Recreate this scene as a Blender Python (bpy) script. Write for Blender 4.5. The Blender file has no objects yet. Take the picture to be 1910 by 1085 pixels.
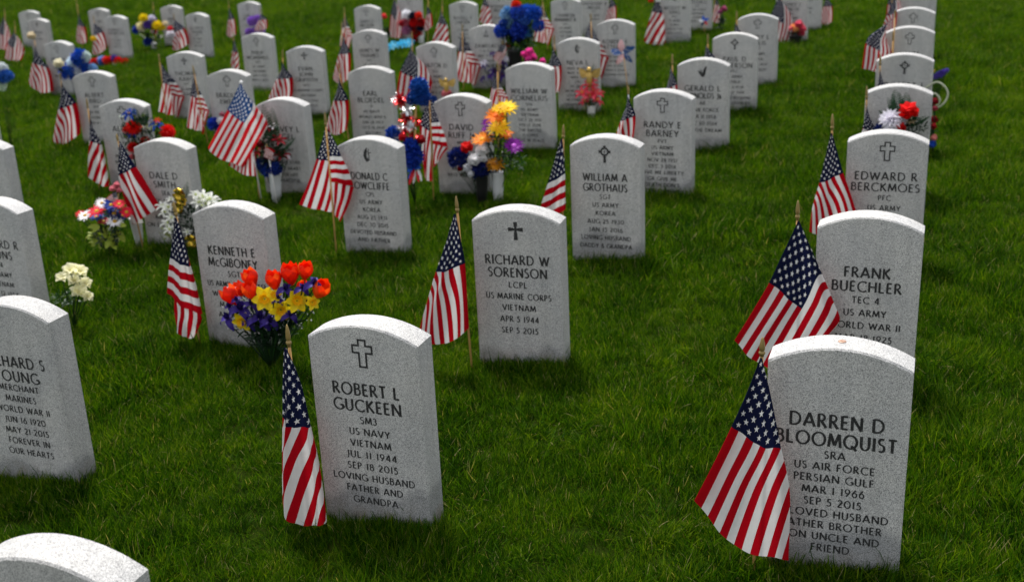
import bpy, bmesh, math, random
import numpy as np
from mathutils import Vector, Matrix

random.seed(7)
rng = np.random.default_rng(7)
SC = bpy.context.scene
COL = SC.collection
PI = math.pi

# ------------------------------------------------------------------ camera
F_PX, CAM_H, PITCH, ROLL = 2216.73, 1.66227, 0.34194, -0.04477
GX, GY = 0.0328, -0.02814          # slope of the lawn
YAW0 = -0.33603                    # common heading of the rows
HS, HA, THK, WID = 0.582, 0.6252, 0.0933, 0.33

cp, sp, cr, sr = math.cos(PITCH), math.sin(PITCH), math.cos(ROLL), math.sin(ROLL)
xh, uh, fw = Vector((1, 0, 0)), Vector((0, sp, cp)), Vector((0, cp, -sp))
c_right, c_up = xh * cr + uh * sr, -xh * sr + uh * cr
cam_d = bpy.data.cameras.new('camera')
cam = bpy.data.objects.new('camera', cam_d)
COL.objects.link(cam)
cam.matrix_world = Matrix(((c_right.x, c_up.x, -fw.x, 0), (c_right.y, c_up.y, -fw.y, 0),
                           (c_right.z, c_up.z, -fw.z, CAM_H), (0, 0, 0, 1)))
cam_d.sensor_fit = 'HORIZONTAL'
cam_d.sensor_width = 36
cam_d.lens = F_PX / 1910 * 36
cam_d.clip_start, cam_d.clip_end = 0.05, 3000
cam_d.dof.use_dof = True
cam_d.dof.focus_distance = 3.05
cam_d.dof.aperture_fstop = 4.3
SC.camera = cam

# ------------------------------------------------------------------ sky, sun, exposure
SUN_EL, SUN_AZ = math.radians(60), math.radians(-14)   # azimuth from +Y towards +X : behind the stones, a little to the left
world = bpy.data.worlds.new('World')
SC.world = world
world.use_nodes = True
wn, wl = world.node_tree.nodes, world.node_tree.links
sky = wn.new('ShaderNodeTexSky')
sky.sky_type = 'NISHITA'
sky.sun_disc = False
sky.sun_elevation = SUN_EL
sky.sun_rotation = SUN_AZ
sky.air_density = 1.0
sky.dust_density = 1.5
sky.ozone_density = 0.6
# broken high overcast: neutral cloud over most of the blue
wtc = wn.new('ShaderNodeTexCoord')
wcl = wn.new('ShaderNodeTexNoise'); wcl.inputs['Scale'].default_value = 2.2; wcl.inputs['Detail'].default_value = 6
wl.new(wtc.outputs['Generated'], wcl.inputs['Vector'])
wmr = wn.new('ShaderNodeMapRange'); wmr.interpolation_type = 'SMOOTHSTEP'
wmr.inputs[1].default_value, wmr.inputs[2].default_value = .28, .52
wl.new(wcl.outputs[0], wmr.inputs[0])
wmx = wn.new('ShaderNodeMix'); wmx.data_type = 'RGBA'
wmx.inputs[7].default_value = (5.5, 5.55, 5.7, 1)
wl.new(wmr.outputs[0], wmx.inputs[0]); wl.new(sky.outputs[0], wmx.inputs[6])
wl.new(wmx.outputs[2], wn['Background'].inputs[0])
wn['Background'].inputs[1].default_value = 0.10
sun_d = bpy.data.lights.new('sun', 'SUN')
sun_d.energy = 3.1
sun_d.angle = math.radians(10)
sun_d.color = (1.0, 0.955, 0.90)
sun = bpy.data.objects.new('sun', sun_d)
COL.objects.link(sun)
sdir = Vector((math.sin(SUN_AZ) * math.cos(SUN_EL), math.cos(SUN_AZ) * math.cos(SUN_EL), math.sin(SUN_EL)))
sun.rotation_euler = sdir.to_track_quat('Z', 'Y').to_euler()
SC.view_settings.view_transform = 'Standard'
SC.view_settings.look = 'None'
SC.view_settings.gamma = 1
SC.view_settings.use_curve_mapping = False
SC.view_settings.exposure = 0.74
SC.render.engine = 'CYCLES'
SC.cycles.use_denoising = True
SC.cycles.max_bounces = 8
SC.cycles.transparent_max_bounces = 8

# ------------------------------------------------------------------ geometry of the view (build-time helpers)
CAMP = Vector((0, 0, CAM_H))
TURF = .009                        # the turf stands a little above the stones' datum
def ray(u, v):
    return ((u - 955) / F_PX) * c_right + (-(v - 542) / F_PX) * c_up + fw
def gz(x, y):
    return GX * x + GY * y
def ground_at(u, v, h=0.0):
    r = ray(u, v)
    t = (h - CAM_H) / (r.z - GX * r.x - GY * r.y)
    return CAMP + r * t

STONE_POS = {
 'R1': (0.755, 2.539, -0.013), 'R2': (1.154, 3.639, -0.021), 'R3': (1.616, 4.918, -0.01), 'R4': (2.033, 6.068, -0.019),
 'R5': (2.425, 7.17, -0.023), 'R6': (2.891, 8.476, -0.008), 'R7': (3.324, 9.702, -0.06), 'R8': (3.76, 10.9, -0.02),
 'G0': (-0.862, 1.83, -0.03), 'G1': (-0.409, 2.959, -0.036), 'G2': (0.024, 4.087, 0.024), 'G3': (0.45, 5.309, -0.014),
 'G4': (0.872, 6.496, -0.04), 'G5': (1.288, 7.653, 0.004), 'G6': (1.737, 8.915, 0.007), 'G7': (2.167, 10.146, 0.014),
 'Y1': (-1.544, 3.401, -0.045), 'Y2': (-1.105, 4.508, -0.051), 'Y3': (-0.682, 5.734, -0.022), 'Y4': (-0.256, 6.914, -0.025),
 'Y5': (0.176, 8.117, -0.014), 'Y6': (0.595, 9.397, 0.046), 'Y7': (1.008, 10.613, 0.014),
 'D1': (-2.226, 4.941, -0.106), 'D2': (-1.813, 6.146, -0.024), 'D3': (-1.384, 7.339, 0.024), 'D4': (-0.959, 8.595, 0.052),
 'D5': (-0.556, 9.925, -0.059), 'D6': (-0.132, 11.074, -0.002),
 'B1': (-2.96, 6.6, 0.02), 'B2': (-2.528, 7.845, 0.106), 'B3': (-2.096, 9.084, 0.064), 'B4': (-1.709, 10.407, 0.106),
 'B5': (-1.261, 11.478, 0.084), 'K0': (-3.745, 8.3, 0.1), 'K1': (-3.336, 9.727, 0.128), 'K2': (-2.839, 10.744, 0.167),
 'K3': (-2.448, 12.073, 0.024), 'P0': (-7.511, 19.423, 0.137), 'PA': (-6.542, 17.19, -0.1), 'P4': (-6.105, 18.524, 0.049),
 'P5': (-4.819, 17.848, 0.039), 'P6': (-3.573, 17.316, 0.005), 'T1': (-1.62, 14.742, -0.062), 'T2': (-0.433, 14.176, -0.033),
 'T3': (0.73, 13.496, -0.022), 'T4': (1.932, 13.369, -0.007), 'T5': (2.358, 14.432, -0.011), 'T6': (3.07, 12.711, 0.007),
 'T7': (3.448, 13.597, -0.006), 'T8': (-1.19, 15.98, 0.0), 'T9': (0.0, 15.42, 0.0), 'T10': (1.15, 14.74, 0.0),
 'P1': (-4.793, 13.025, -0.005), 'P2': (-5.249, 16.556, -0.055), 'P3': (-3.948, 15.768, -0.11)}

def frame(o):
    x, y, a = STONE_POS[o]
    a += YAW0
    return Vector((x, y, gz(x, y))), Vector((math.cos(a), math.sin(a), 0)), Vector((-math.sin(a), math.cos(a), 0))
def at(o, u, v, off=-0.05):
    """point seen at pixel (u,v) on the vertical plane parallel to stone o's face, 'off' metres behind it"""
    P, X, Y = frame(o)
    r = ray(u, v)
    t = ((P + Y * off - CAMP).dot(Y)) / r.dot(Y)
    return CAMP + r * t
def mpp(o, off=-0.05):
    """metres per photo pixel at that plane"""
    P, X, Y = frame(o)
    return (P + Y * off - CAMP).dot(fw) / F_PX

# ------------------------------------------------------------------ node helpers
class NT:
    def __init__(s, name):
        s.m = bpy.data.materials.new(name)
        s.m.use_nodes = True
        s.t = s.m.node_tree
        s.n, s.l = s.t.nodes, s.t.links
        s.b = s.n['Principled BSDF']
        s.out = s.n['Material Output']
    def inp(s, sock, v):
        if hasattr(v, 'is_output'): s.l.new(v, sock)
        elif v is not None: sock.default_value = v
    def node(s, typ, ins=None, **kw):
        nd = s.n.new(typ)
        for k, v in kw.items(): setattr(nd, k, v)
        for k, v in (ins or {}).items(): s.inp(nd.inputs[k], v)
        return nd
    def M(s, op, a, b=None, c=None, clamp=False):
        nd = s.n.new('ShaderNodeMath'); nd.operation = op; nd.use_clamp = clamp
        s.inp(nd.inputs[0], a); s.inp(nd.inputs[1], b); s.inp(nd.inputs[2], c)
        return nd.outputs[0]
    def mix(s, f, a, b, mode='MIX'):
        nd = s.n.new('ShaderNodeMix'); nd.data_type = 'RGBA'; nd.blend_type = mode
        s.inp(nd.inputs[0], f); s.inp(nd.inputs[6], a); s.inp(nd.inputs[7], b)
        return nd.outputs[2]
    def ramp(s, f, stops):
        nd = s.n.new('ShaderNodeValToRGB')
        e = nd.color_ramp.elements
        while len(e) < len(stops): e.new(0.5)
        for q, (p, c) in zip(e, stops):
            q.position = p; q.color = c if len(c) == 4 else (*c, 1)
        s.inp(nd.inputs[0], f)
        return nd.outputs[0]
    def smooth(s, x, lo, hi):
        nd = s.n.new('ShaderNodeMapRange'); nd.interpolation_type = 'SMOOTHSTEP'
        s.inp(nd.inputs[0], x); nd.inputs[1].default_value = lo; nd.inputs[2].default_value = hi
        return nd.outputs[0]
    def set(s, **kw):
        for k, v in kw.items(): s.inp(s.b.inputs[k.replace('_', ' ')], v)
        return s

def rgb(h):
    """linear colour from an sRGB hex string"""
    c = [int(h[i:i + 2], 16) / 255 for i in (0, 2, 4)]
    return tuple(x / 12.92 if x <= .04045 else ((x + .055) / 1.055) ** 2.4 for x in c) + (1,)

def plain(name, col, rough=.6, var=.12, scale=60, trans=0.0, metal=0.0, spec=.3):
    t = NT(name)
    tc = t.node('ShaderNodeTexCoord').outputs['Object']
    nz = t.node('ShaderNodeTexNoise', {'Vector': tc, 'Scale': scale, 'Detail': 3.0}).outputs[0]
    oi = t.node('ShaderNodeObjectInfo').outputs['Random']
    k = t.M('ADD', t.M('MULTIPLY', t.M('SUBTRACT', nz, .5), var * 2), t.M('MULTIPLY_ADD', oi, var, 1 - var / 2))
    c = t.mix(1.0, (*col[:3], 1), t.node('ShaderNodeCombineXYZ', {0: k, 1: k, 2: k}).outputs[0], 'MULTIPLY')
    t.set(Base_Color=c, Roughness=rough, Metallic=metal)
    t.b.inputs['Specular IOR Level'].default_value = spec
    if trans:
        tr = t.node('ShaderNodeBsdfTranslucent', {'Color': c})
        mx = t.node('ShaderNodeMixShader', {0: trans})
        t.l.new(t.b.outputs[0], mx.inputs[1]); t.l.new(tr.outputs[0], mx.inputs[2]); t.l.new(mx.outputs[0], t.out.inputs[0])
    return t.m

# ------------------------------------------------------------------ materials
def granite():
    t = NT('granite')
    tc = t.node('ShaderNodeTexCoord').outputs['Object']
    oi = t.node('ShaderNodeObjectInfo')
    off = t.node('ShaderNodeCombineXYZ', {0: t.M('MULTIPLY', oi.outputs['Random'], 37.), 1: t.M('MULTIPLY', oi.outputs['Random'], 11.), 2: 0.}).outputs[0]
    p = t.node('ShaderNodeVectorMath', {0: tc, 1: off}, operation='ADD').outputs[0]
    vo = t.node('ShaderNodeTexVoronoi', {'Vector': p, 'Scale': 720., 'Randomness': 1.0})
    g = t.node('ShaderNodeSeparateColor', {0: vo.outputs['Color']}).outputs[0]
    n1 = t.node('ShaderNodeTexNoise', {'Vector': p, 'Scale': 560., 'Detail': 2., 'Roughness': .6}).outputs[0]
    v = t.M('ADD', t.M('MULTIPLY', g, .55), t.M('MULTIPLY', n1, .62))
    col = t.ramp(v, [(.26, (.095, .097, .10)), (.44, (.295, .298, .30)), (.58, (.46, .463, .465)), (.80, (.63, .63, .62))])
    n2 = t.node('ShaderNodeTexNoise', {'Vector': p, 'Scale': 7., 'Detail': 4.}).outputs[0]
    tint = t.ramp(n2, [(.3, (.90, .905, .92)), (.7, (1.04, 1.03, 1.01))])
    col = t.mix(1., col, tint, 'MULTIPLY')
    # faint runs of rain water and a tone of its own for every stone
    st = t.node('ShaderNodeTexNoise', {'Vector': t.node('ShaderNodeVectorMath', {0: p, 1: (26., 26., 1.6)}, operation='MULTIPLY').outputs[0], 'Scale': 1., 'Detail': 3.}).outputs[0]
    run = t.M('MULTIPLY_ADD', t.smooth(st, .35, .75), -.13, t.M('MULTIPLY_ADD', oi.outputs['Random'], .10, 1.0))
    col = t.mix(1., col, t.node('ShaderNodeCombineXYZ', {0: run, 1: run, 2: run}).outputs[0], 'MULTIPLY')
    # damp rising from the soil: an irregular tide line
    sx = t.node('ShaderNodeSeparateXYZ', {0: tc})
    xo = t.node('ShaderNodeCombineXYZ', {0: sx.outputs[0], 1: sx.outputs[1], 2: t.M('MULTIPLY', oi.outputs['Random'], 53.)}).outputs[0]
    h = t.node('ShaderNodeTexNoise', {'Vector': xo, 'Scale': 5.5, 'Detail': 1.5, 'Roughness': .4}).outputs[0]
    lim = t.M('MULTIPLY_ADD', h, .27, t.M('MULTIPLY_ADD', oi.outputs['Random'], .07, -.05))
    n3 = t.node('ShaderNodeTexNoise', {'Vector': p, 'Scale': 40., 'Detail': 3.}).outputs[0]
    dz = t.M('SUBTRACT', t.M('MULTIPLY_ADD', n3, .02, sx.outputs[2]), lim)
    wet = t.M('SUBTRACT', 1., t.smooth(dz, -.022, .022))
    col = t.mix(t.M('MULTIPLY', wet, .70), col, t.mix(1., col, (.50, .515, .535, 1), 'MULTIPLY'))
    # a little soil splashed on the foot
    sn = t.node('ShaderNodeTexNoise', {'Vector': p, 'Scale': 18., 'Detail': 4.}).outputs[0]
    dirt = t.M('MULTIPLY', t.M('SUBTRACT', 1., t.smooth(sx.outputs[2], .03, .12)), t.smooth(sn, .42, .7))
    col = t.mix(t.M('MULTIPLY', dirt, .45), col, (.16, .12, .07, 1))
    bump = t.node('ShaderNodeBump', {'Height': v, 'Strength': .2, 'Distance': .0015})
    t.set(Base_Color=col, Roughness=.62, Normal=bump.outputs[0])
    t.b.inputs['Specular IOR Level'].default_value = .35
    return t.m
GRANITE = granite()

def ink(name, k, wear):
    t = NT(name)
    p = t.node('ShaderNodeNewGeometry').outputs['Position']
    n = t.node('ShaderNodeTexNoise', {'Vector': p, 'Scale': 300., 'Detail': 2.}).outputs[0]
    f = t.smooth(n, .50 - wear, .85 - wear)
    t.set(Base_Color=t.mix(f, (k, k, k * 1.05, 1), (.14, .145, .15, 1)), Roughness=.7)
    return t.m
INK = ink('black_letter_paint', .012, 0.0)
INK_OLD = ink('weathered_letter_paint', .022, .06)

def flag_mat(name, red, blue, white, dots=False, trans=.28):
    t = NT(name)
    uv = t.node('ShaderNodeUVMap').outputs[0]
    s = t.node('ShaderNodeSeparateXYZ', {0: uv})
    u, v = s.outputs[0], s.outputs[1]
    stripe = t.M('LESS_THAN', t.M('FLOORED_MODULO', t.M('MULTIPLY', v, 6.5), 1.), .5)
    canton = t.M('MULTIPLY', t.M('LESS_THAN', u, .4), t.M('LESS_THAN', v, 7 / 13))
    cx_, cy_ = t.M('MULTIPLY', u, 30.), t.M('MULTIPLY', v, 10 * 13 / 7)
    def star(ox, oy):
        X = t.M('MULTIPLY', t.M('SUBTRACT', t.M('FLOORED_MODULO', t.M('ADD', cx_, ox), 2.), 1.), .60)
        Y = t.M('MULTIPLY', t.M('SUBTRACT', 1., t.M('FLOORED_MODULO', t.M('ADD', cy_, oy), 2.)), .646)
        r = t.M('SQRT', t.M('ADD', t.M('MULTIPLY', X, X), t.M('MULTIPLY', Y, Y)))
        R, ri = .315, .315 * (.62 if dots else .40)
        a = t.M('ARCTAN2', X, Y)
        m = t.M('ABSOLUTE', t.M('SUBTRACT', t.M('FLOORED_MODULO', t.M('ADD', a, PI / 5), 2 * PI / 5), PI / 5))
        qx, qy = t.M('MULTIPLY', r, t.M('COSINE', m)), t.M('MULTIPLY', r, t.M('SINE', m))
        dx, dy = ri * math.cos(PI / 5) - R, ri * math.sin(PI / 5)
        cr_ = t.M('SUBTRACT', t.M('MULTIPLY', qy, dx), t.M('MULTIPLY', t.M('SUBTRACT', qx, R), dy))
        return t.M('GREATER_THAN', cr_, 0.)
    A = star(0., 0.)
    inb = t.M('MULTIPLY', t.M('MULTIPLY', t.M('GREATER_THAN', cx_, 1.), t.M('LESS_THAN', cx_, 11.)),
              t.M('MULTIPLY', t.M('GREATER_THAN', cy_, 1.), t.M('LESS_THAN', cy_, 9.)))
    B = t.M('MULTIPLY', star(1., 1.), inb)
    st = t.M('MAXIMUM', A, B)
    nz = t.node('ShaderNodeTexNoise', {'Vector': uv, 'Scale': 14., 'Detail': 4.}).outputs[0]
    wv = t.M('MULTIPLY_ADD', nz, .18, .91)
    col = t.mix(stripe, white, red)
    col = t.mix(canton, col, t.mix(st, blue, white))
    col = t.mix(1., col, t.node('ShaderNodeCombineXYZ', {0: wv, 1: wv, 2: wv}).outputs[0], 'MULTIPLY')
    # hems along the fly and the long edges
    bump = t.node('ShaderNodeBump', {'Height': t.node('ShaderNodeTexNoise', {'Vector': uv, 'Scale': 22., 'Detail': 2.}).outputs[0],
                                     'Strength': .25, 'Distance': .004})
    t.set(Base_Color=col, Roughness=.85, Normal=bump.outputs[0])
    t.b.inputs['Specular IOR Level'].default_value = .06
    tr = t.node('ShaderNodeBsdfTranslucent', {'Color': col})
    mx = t.node('ShaderNodeMixShader', {0: trans})
    t.l.new(t.b.outputs[0], mx.inputs[1]); t.l.new(tr.outputs[0], mx.inputs[2]); t.l.new(mx.outputs[0], t.out.inputs[0])
    return t.m
FLAG = flag_mat('flag_cloth', (.42, .003, .010, 1), (.007, .010, .038, 1), (.74, .74, .74, 1))
FLAG_BRIGHT = flag_mat('flag_print', (.62, .012, .02, 1), (.012, .07, .24, 1), (.80, .80, .80, 1), True)
WOOD = plain('stick_wood', (.50, .29, .10), .55, .25, 40)
GOLD_PAINT = plain('gold_tip', (.27, .19, .06), .45, .15, 40, metal=.2, spec=.5)
WHITE_PLASTIC = plain('white_plastic', (.78, .78, .78), .45)
MC = {}
def petal(hexcol, trans=.3, rough=.55):
    if hexcol not in MC:
        MC[hexcol] = plain('petal_' + hexcol, rgb(hexcol), rough, .18, 45, trans)
    return MC[hexcol]
GREEN_DARK = plain('leaf_dark', (.010, .030, .012), .45, .4, 30, .15)
GREEN_MID = plain('leaf_mid', (.022, .07, .016), .45, .4, 30, .25)
GREEN_LIME = plain('leaf_lime', (.26, .33, .03), .5, .3, 30, .3)
FERN = plain('fern_green', (.016, .055, .022), .55, .3, 30, .2)
BLACK_VASE = plain('black_plastic', (.012, .012, .013), .4)
CONE_VASE = plain('pale_cone_vase', (.62, .64, .66), .35, .1, 20, .1)
GOLD_FOIL = plain('gold_foil', (.62, .42, .05), .22, .2, 30, metal=.85, spec=.5)
GOLD_RESIN = plain('gold_resin', (.55, .36, .10), .4, .2, 30, metal=.4)
RED_FOIL = plain('red_foil', (.55, .01, .015), .2, .2, 30, metal=.7)
SILVER_FOIL = plain('silver_foil', (.75, .76, .78), .2, .2, 30, metal=.85)
COPPER = plain('copper_coin', (.42, .27, .20), .45, .2, 200, metal=.4)
WIRE = plain('white_wire', (.42, .45, .33), .5)

# ------------------------------------------------------------------ object helpers
def link(name, me, parent=None, mat=None):
    o = bpy.data.objects.new(name, me)
    COL.objects.link(o)
    if mat is not None and me is not None and not me.materials: me.materials.append(mat)
    if parent is not None: o.parent = parent
    return o
def tag(o, label=None, cat=None, group=None, kind=None):
    for k, v in (('label', label), ('category', cat), ('group', group), ('kind', kind)):
        if v: o[k] = v
    return o
def empty(name, loc, label, cat, group=None):
    o = bpy.data.objects.new(name, None)
    o.empty_display_size = .05
    COL.objects.link(o); o.location = loc
    return tag(o, label, cat, group)

class MB:
    """collects faces for one mesh"""
    def __init__(s): s.v, s.f, s.mi = [], [], []
    def add(s, vs, fs, mi=0):
        b = len(s.v)
        s.v += [tuple(p) for p in vs]; s.f += [tuple(i + b for i in f) for f in fs]; s.mi += [mi] * len(fs)
    def grid(s, P, mi=0):
        n, m = len(P), len(P[0])
        s.add([p for r in P for p in r], [(i * m + j, i * m + j + 1, (i + 1) * m + j + 1, (i + 1) * m + j) for i in range(n - 1) for j in range(m - 1)], mi)
    def tube(s, pts, rads, n=8, mi=0, cap=True):
        pts = [Vector(p) for p in pts]
        rings = []
        for i, p in enumerate(pts):
            d = (pts[min(i + 1, len(pts) - 1)] - pts[max(i - 1, 0)])
            d = d.normalized() if d.length > 1e-9 else Vector((0, 0, 1))
            a = d.cross(Vector((.3, 1, .2))).normalized(); b = d.cross(a)
            r = rads[i] if isinstance(rads, (list, tuple)) else rads
            rings.append([p + (a * math.cos(2 * PI * k / n) + b * math.sin(2 * PI * k / n)) * r for k in range(n)])
        vs = [q for r in rings for q in r]
        fs = [(i * n + k, i * n + (k + 1) % n, (i + 1) * n + (k + 1) % n, (i + 1) * n + k) for i in range(len(pts) - 1) for k in range(n)]
        if cap: fs += [tuple(range(n - 1, -1, -1)), tuple((len(pts) - 1) * n + k for k in range(n))]
        s.add(vs, fs, mi)
    def mesh(s, name, mats, smooth=True):
        me = bpy.data.meshes.new(name)
        me.from_pydata(s.v, [], s.f)
        for m in (mats if isinstance(mats, (list, tuple)) else [mats]): me.materials.append(m)
        me.polygons.foreach_set('material_index', s.mi)
        if smooth: me.polygons.foreach_set('use_smooth', [True] * len(me.polygons))
        me.update()
        return me

# ------------------------------------------------------------------ ground
def ground():
    m = NT('soil_under_grass')
    p = m.node('ShaderNodeNewGeometry').outputs['Position']
    n = m.node('ShaderNodeTexNoise', {'Vector': p, 'Scale': 3., 'Detail': 8., 'Roughness': .7}).outputs[0]
    m.set(Base_Color=m.ramp(n, [(.3, (.010, .018, .003)), (.7, (.022, .034, .004))]), Roughness=1.0)
    m.b.inputs['Specular IOR Level'].default_value = 0.0
    S = 900.
    me = bpy.data.meshes.new('lawn')
    me.from_pydata([(x, y, gz(x, y) + TURF) for x, y in ((-S, -60), (S, -60), (S, 1500), (-S, 1500))], [], [(0, 1, 2, 3)])
    o = link('ground', me, None, m.m)
    tag(o, 'dark soil of the gently sloping cemetery lawn', 'ground', None, 'structure')
ground()

# ------------------------------------------------------------------ grass
def grass_mat():
    t = NT('grass_blade')
    a = t.node('ShaderNodeAttribute', attribute_name='tint').outputs['Fac']
    h = t.node('ShaderNodeAttribute', attribute_name='along').outputs['Fac']
    oi = t.node('ShaderNodeObjectInfo').outputs['Random']
    p = t.node('ShaderNodeNewGeometry').outputs['Position']
    n = t.node('ShaderNodeTexNoise', {'Vector': p, 'Scale': 3.2, 'Detail': 5., 'Roughness': .65}).outputs[0]
    n2 = t.node('ShaderNodeTexNoise', {'Vector': p, 'Scale': .35, 'Detail': 2.}).outputs[0]
    k = t.M('ADD', t.M('MULTIPLY', a, .66), t.M('ADD', t.M('MULTIPLY', oi, .24), t.M('ADD', t.M('MULTIPLY', n, .85), t.M('MULTIPLY', n2, .40))))
    k = t.M('SUBTRACT', k, .58)
    col = t.ramp(k, [(.14, (.004, .020, .001)), (.40, (.019, .068, .001)), (.66, (.055, .132, .002)), (.92, (.150, .220, .008))])
    tip = t.M('MULTIPLY', t.smooth(h, .65, 1.0), t.M('GREATER_THAN', a, .55))
    col = t.mix(t.M('MULTIPLY', tip, .35), col, (.15, .17, .025, 1))
    dry = t.M('GREATER_THAN', a, .985)
    col = t.mix(dry, col, (.30, .27, .12, 1))
    t.set(Base_Color=col, Roughness=.5)
    t.b.inputs['Specular IOR Level'].default_value = .035
    tr = t.node('ShaderNodeBsdfTranslucent', {'Color': t.mix(1., col, (1.2, 1.25, .35, 1), 'MULTIPLY')})
    mx = t.node('ShaderNodeMixShader', {0: .42})
    t.l.new(t.b.outputs[0], mx.inputs[1]); t.l.new(tr.outputs[0], mx.inputs[2]); t.l.new(mx.outputs[0], t.out.inputs[0])
    return t.m
GRASS = grass_mat()

def clump(seed, blades, rad, hmin, hmax, wid):
    r = np.random.default_rng(seed)
    V, Fc, T, A = [], [], [], []
    lean0 = r.uniform(0, 2 * PI)
    for b in range(blades):
        rr, th = rad * math.sqrt(r.random()), r.uniform(0, 2 * PI)
        x, y = rr * math.cos(th), rr * math.sin(th)
        h = r.uniform(hmin, hmax) * (1.0 if r.random() < .85 else 1.25)
        lean = lean0 + r.normal(0, 1.1)
        k = abs(r.normal(.50, .38)) * h
        bend = r.uniform(.9, 2.0)
        d = np.array((math.cos(lean), math.sin(lean)))
        face = lean + PI / 2 + r.normal(0, .5)
        w = wid * r.uniform(.6, 1.25)
        wx, wy = math.cos(face) * w, math.sin(face) * w
        base = len(V)
        tint = r.random()
        for i, s in enumerate((0, .38, .72, 1.0)):
            px, py = x + d[0] * k * s ** bend, y + d[1] * k * s ** bend
            pz = h * (s - .22 * (k / h) * s * s)
            ww = (1 - .15 * s) if s < .9 else 0
            if s < 1:
                V += [(px - wx * ww * (1 - .45 * s), py - wy * ww * (1 - .45 * s), pz), (px + wx * ww * (1 - .45 * s), py + wy * ww * (1 - .45 * s), pz)]
                T += [tint] * 2; A += [s] * 2
            else:
                V.append((px, py, pz)); T.append(tint); A.append(1.)
        Fc += [(base, base + 1, base + 3, base + 2), (base + 2, base + 3, base + 5, base + 4), (base + 4, base + 5, base + 6)]
    me = bpy.data.meshes.new('grass_tuft')
    me.from_pydata(V, [], Fc)
    for nm, dat in (('tint', T), ('along', A)):
        at_ = me.attributes.new(nm, 'FLOAT', 'POINT'); at_.data.foreach_set('value', dat)
    me.materials.append(GRASS)
    me.polygons.foreach_set('use_smooth', [True] * len(me.polygons))
    return me

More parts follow.
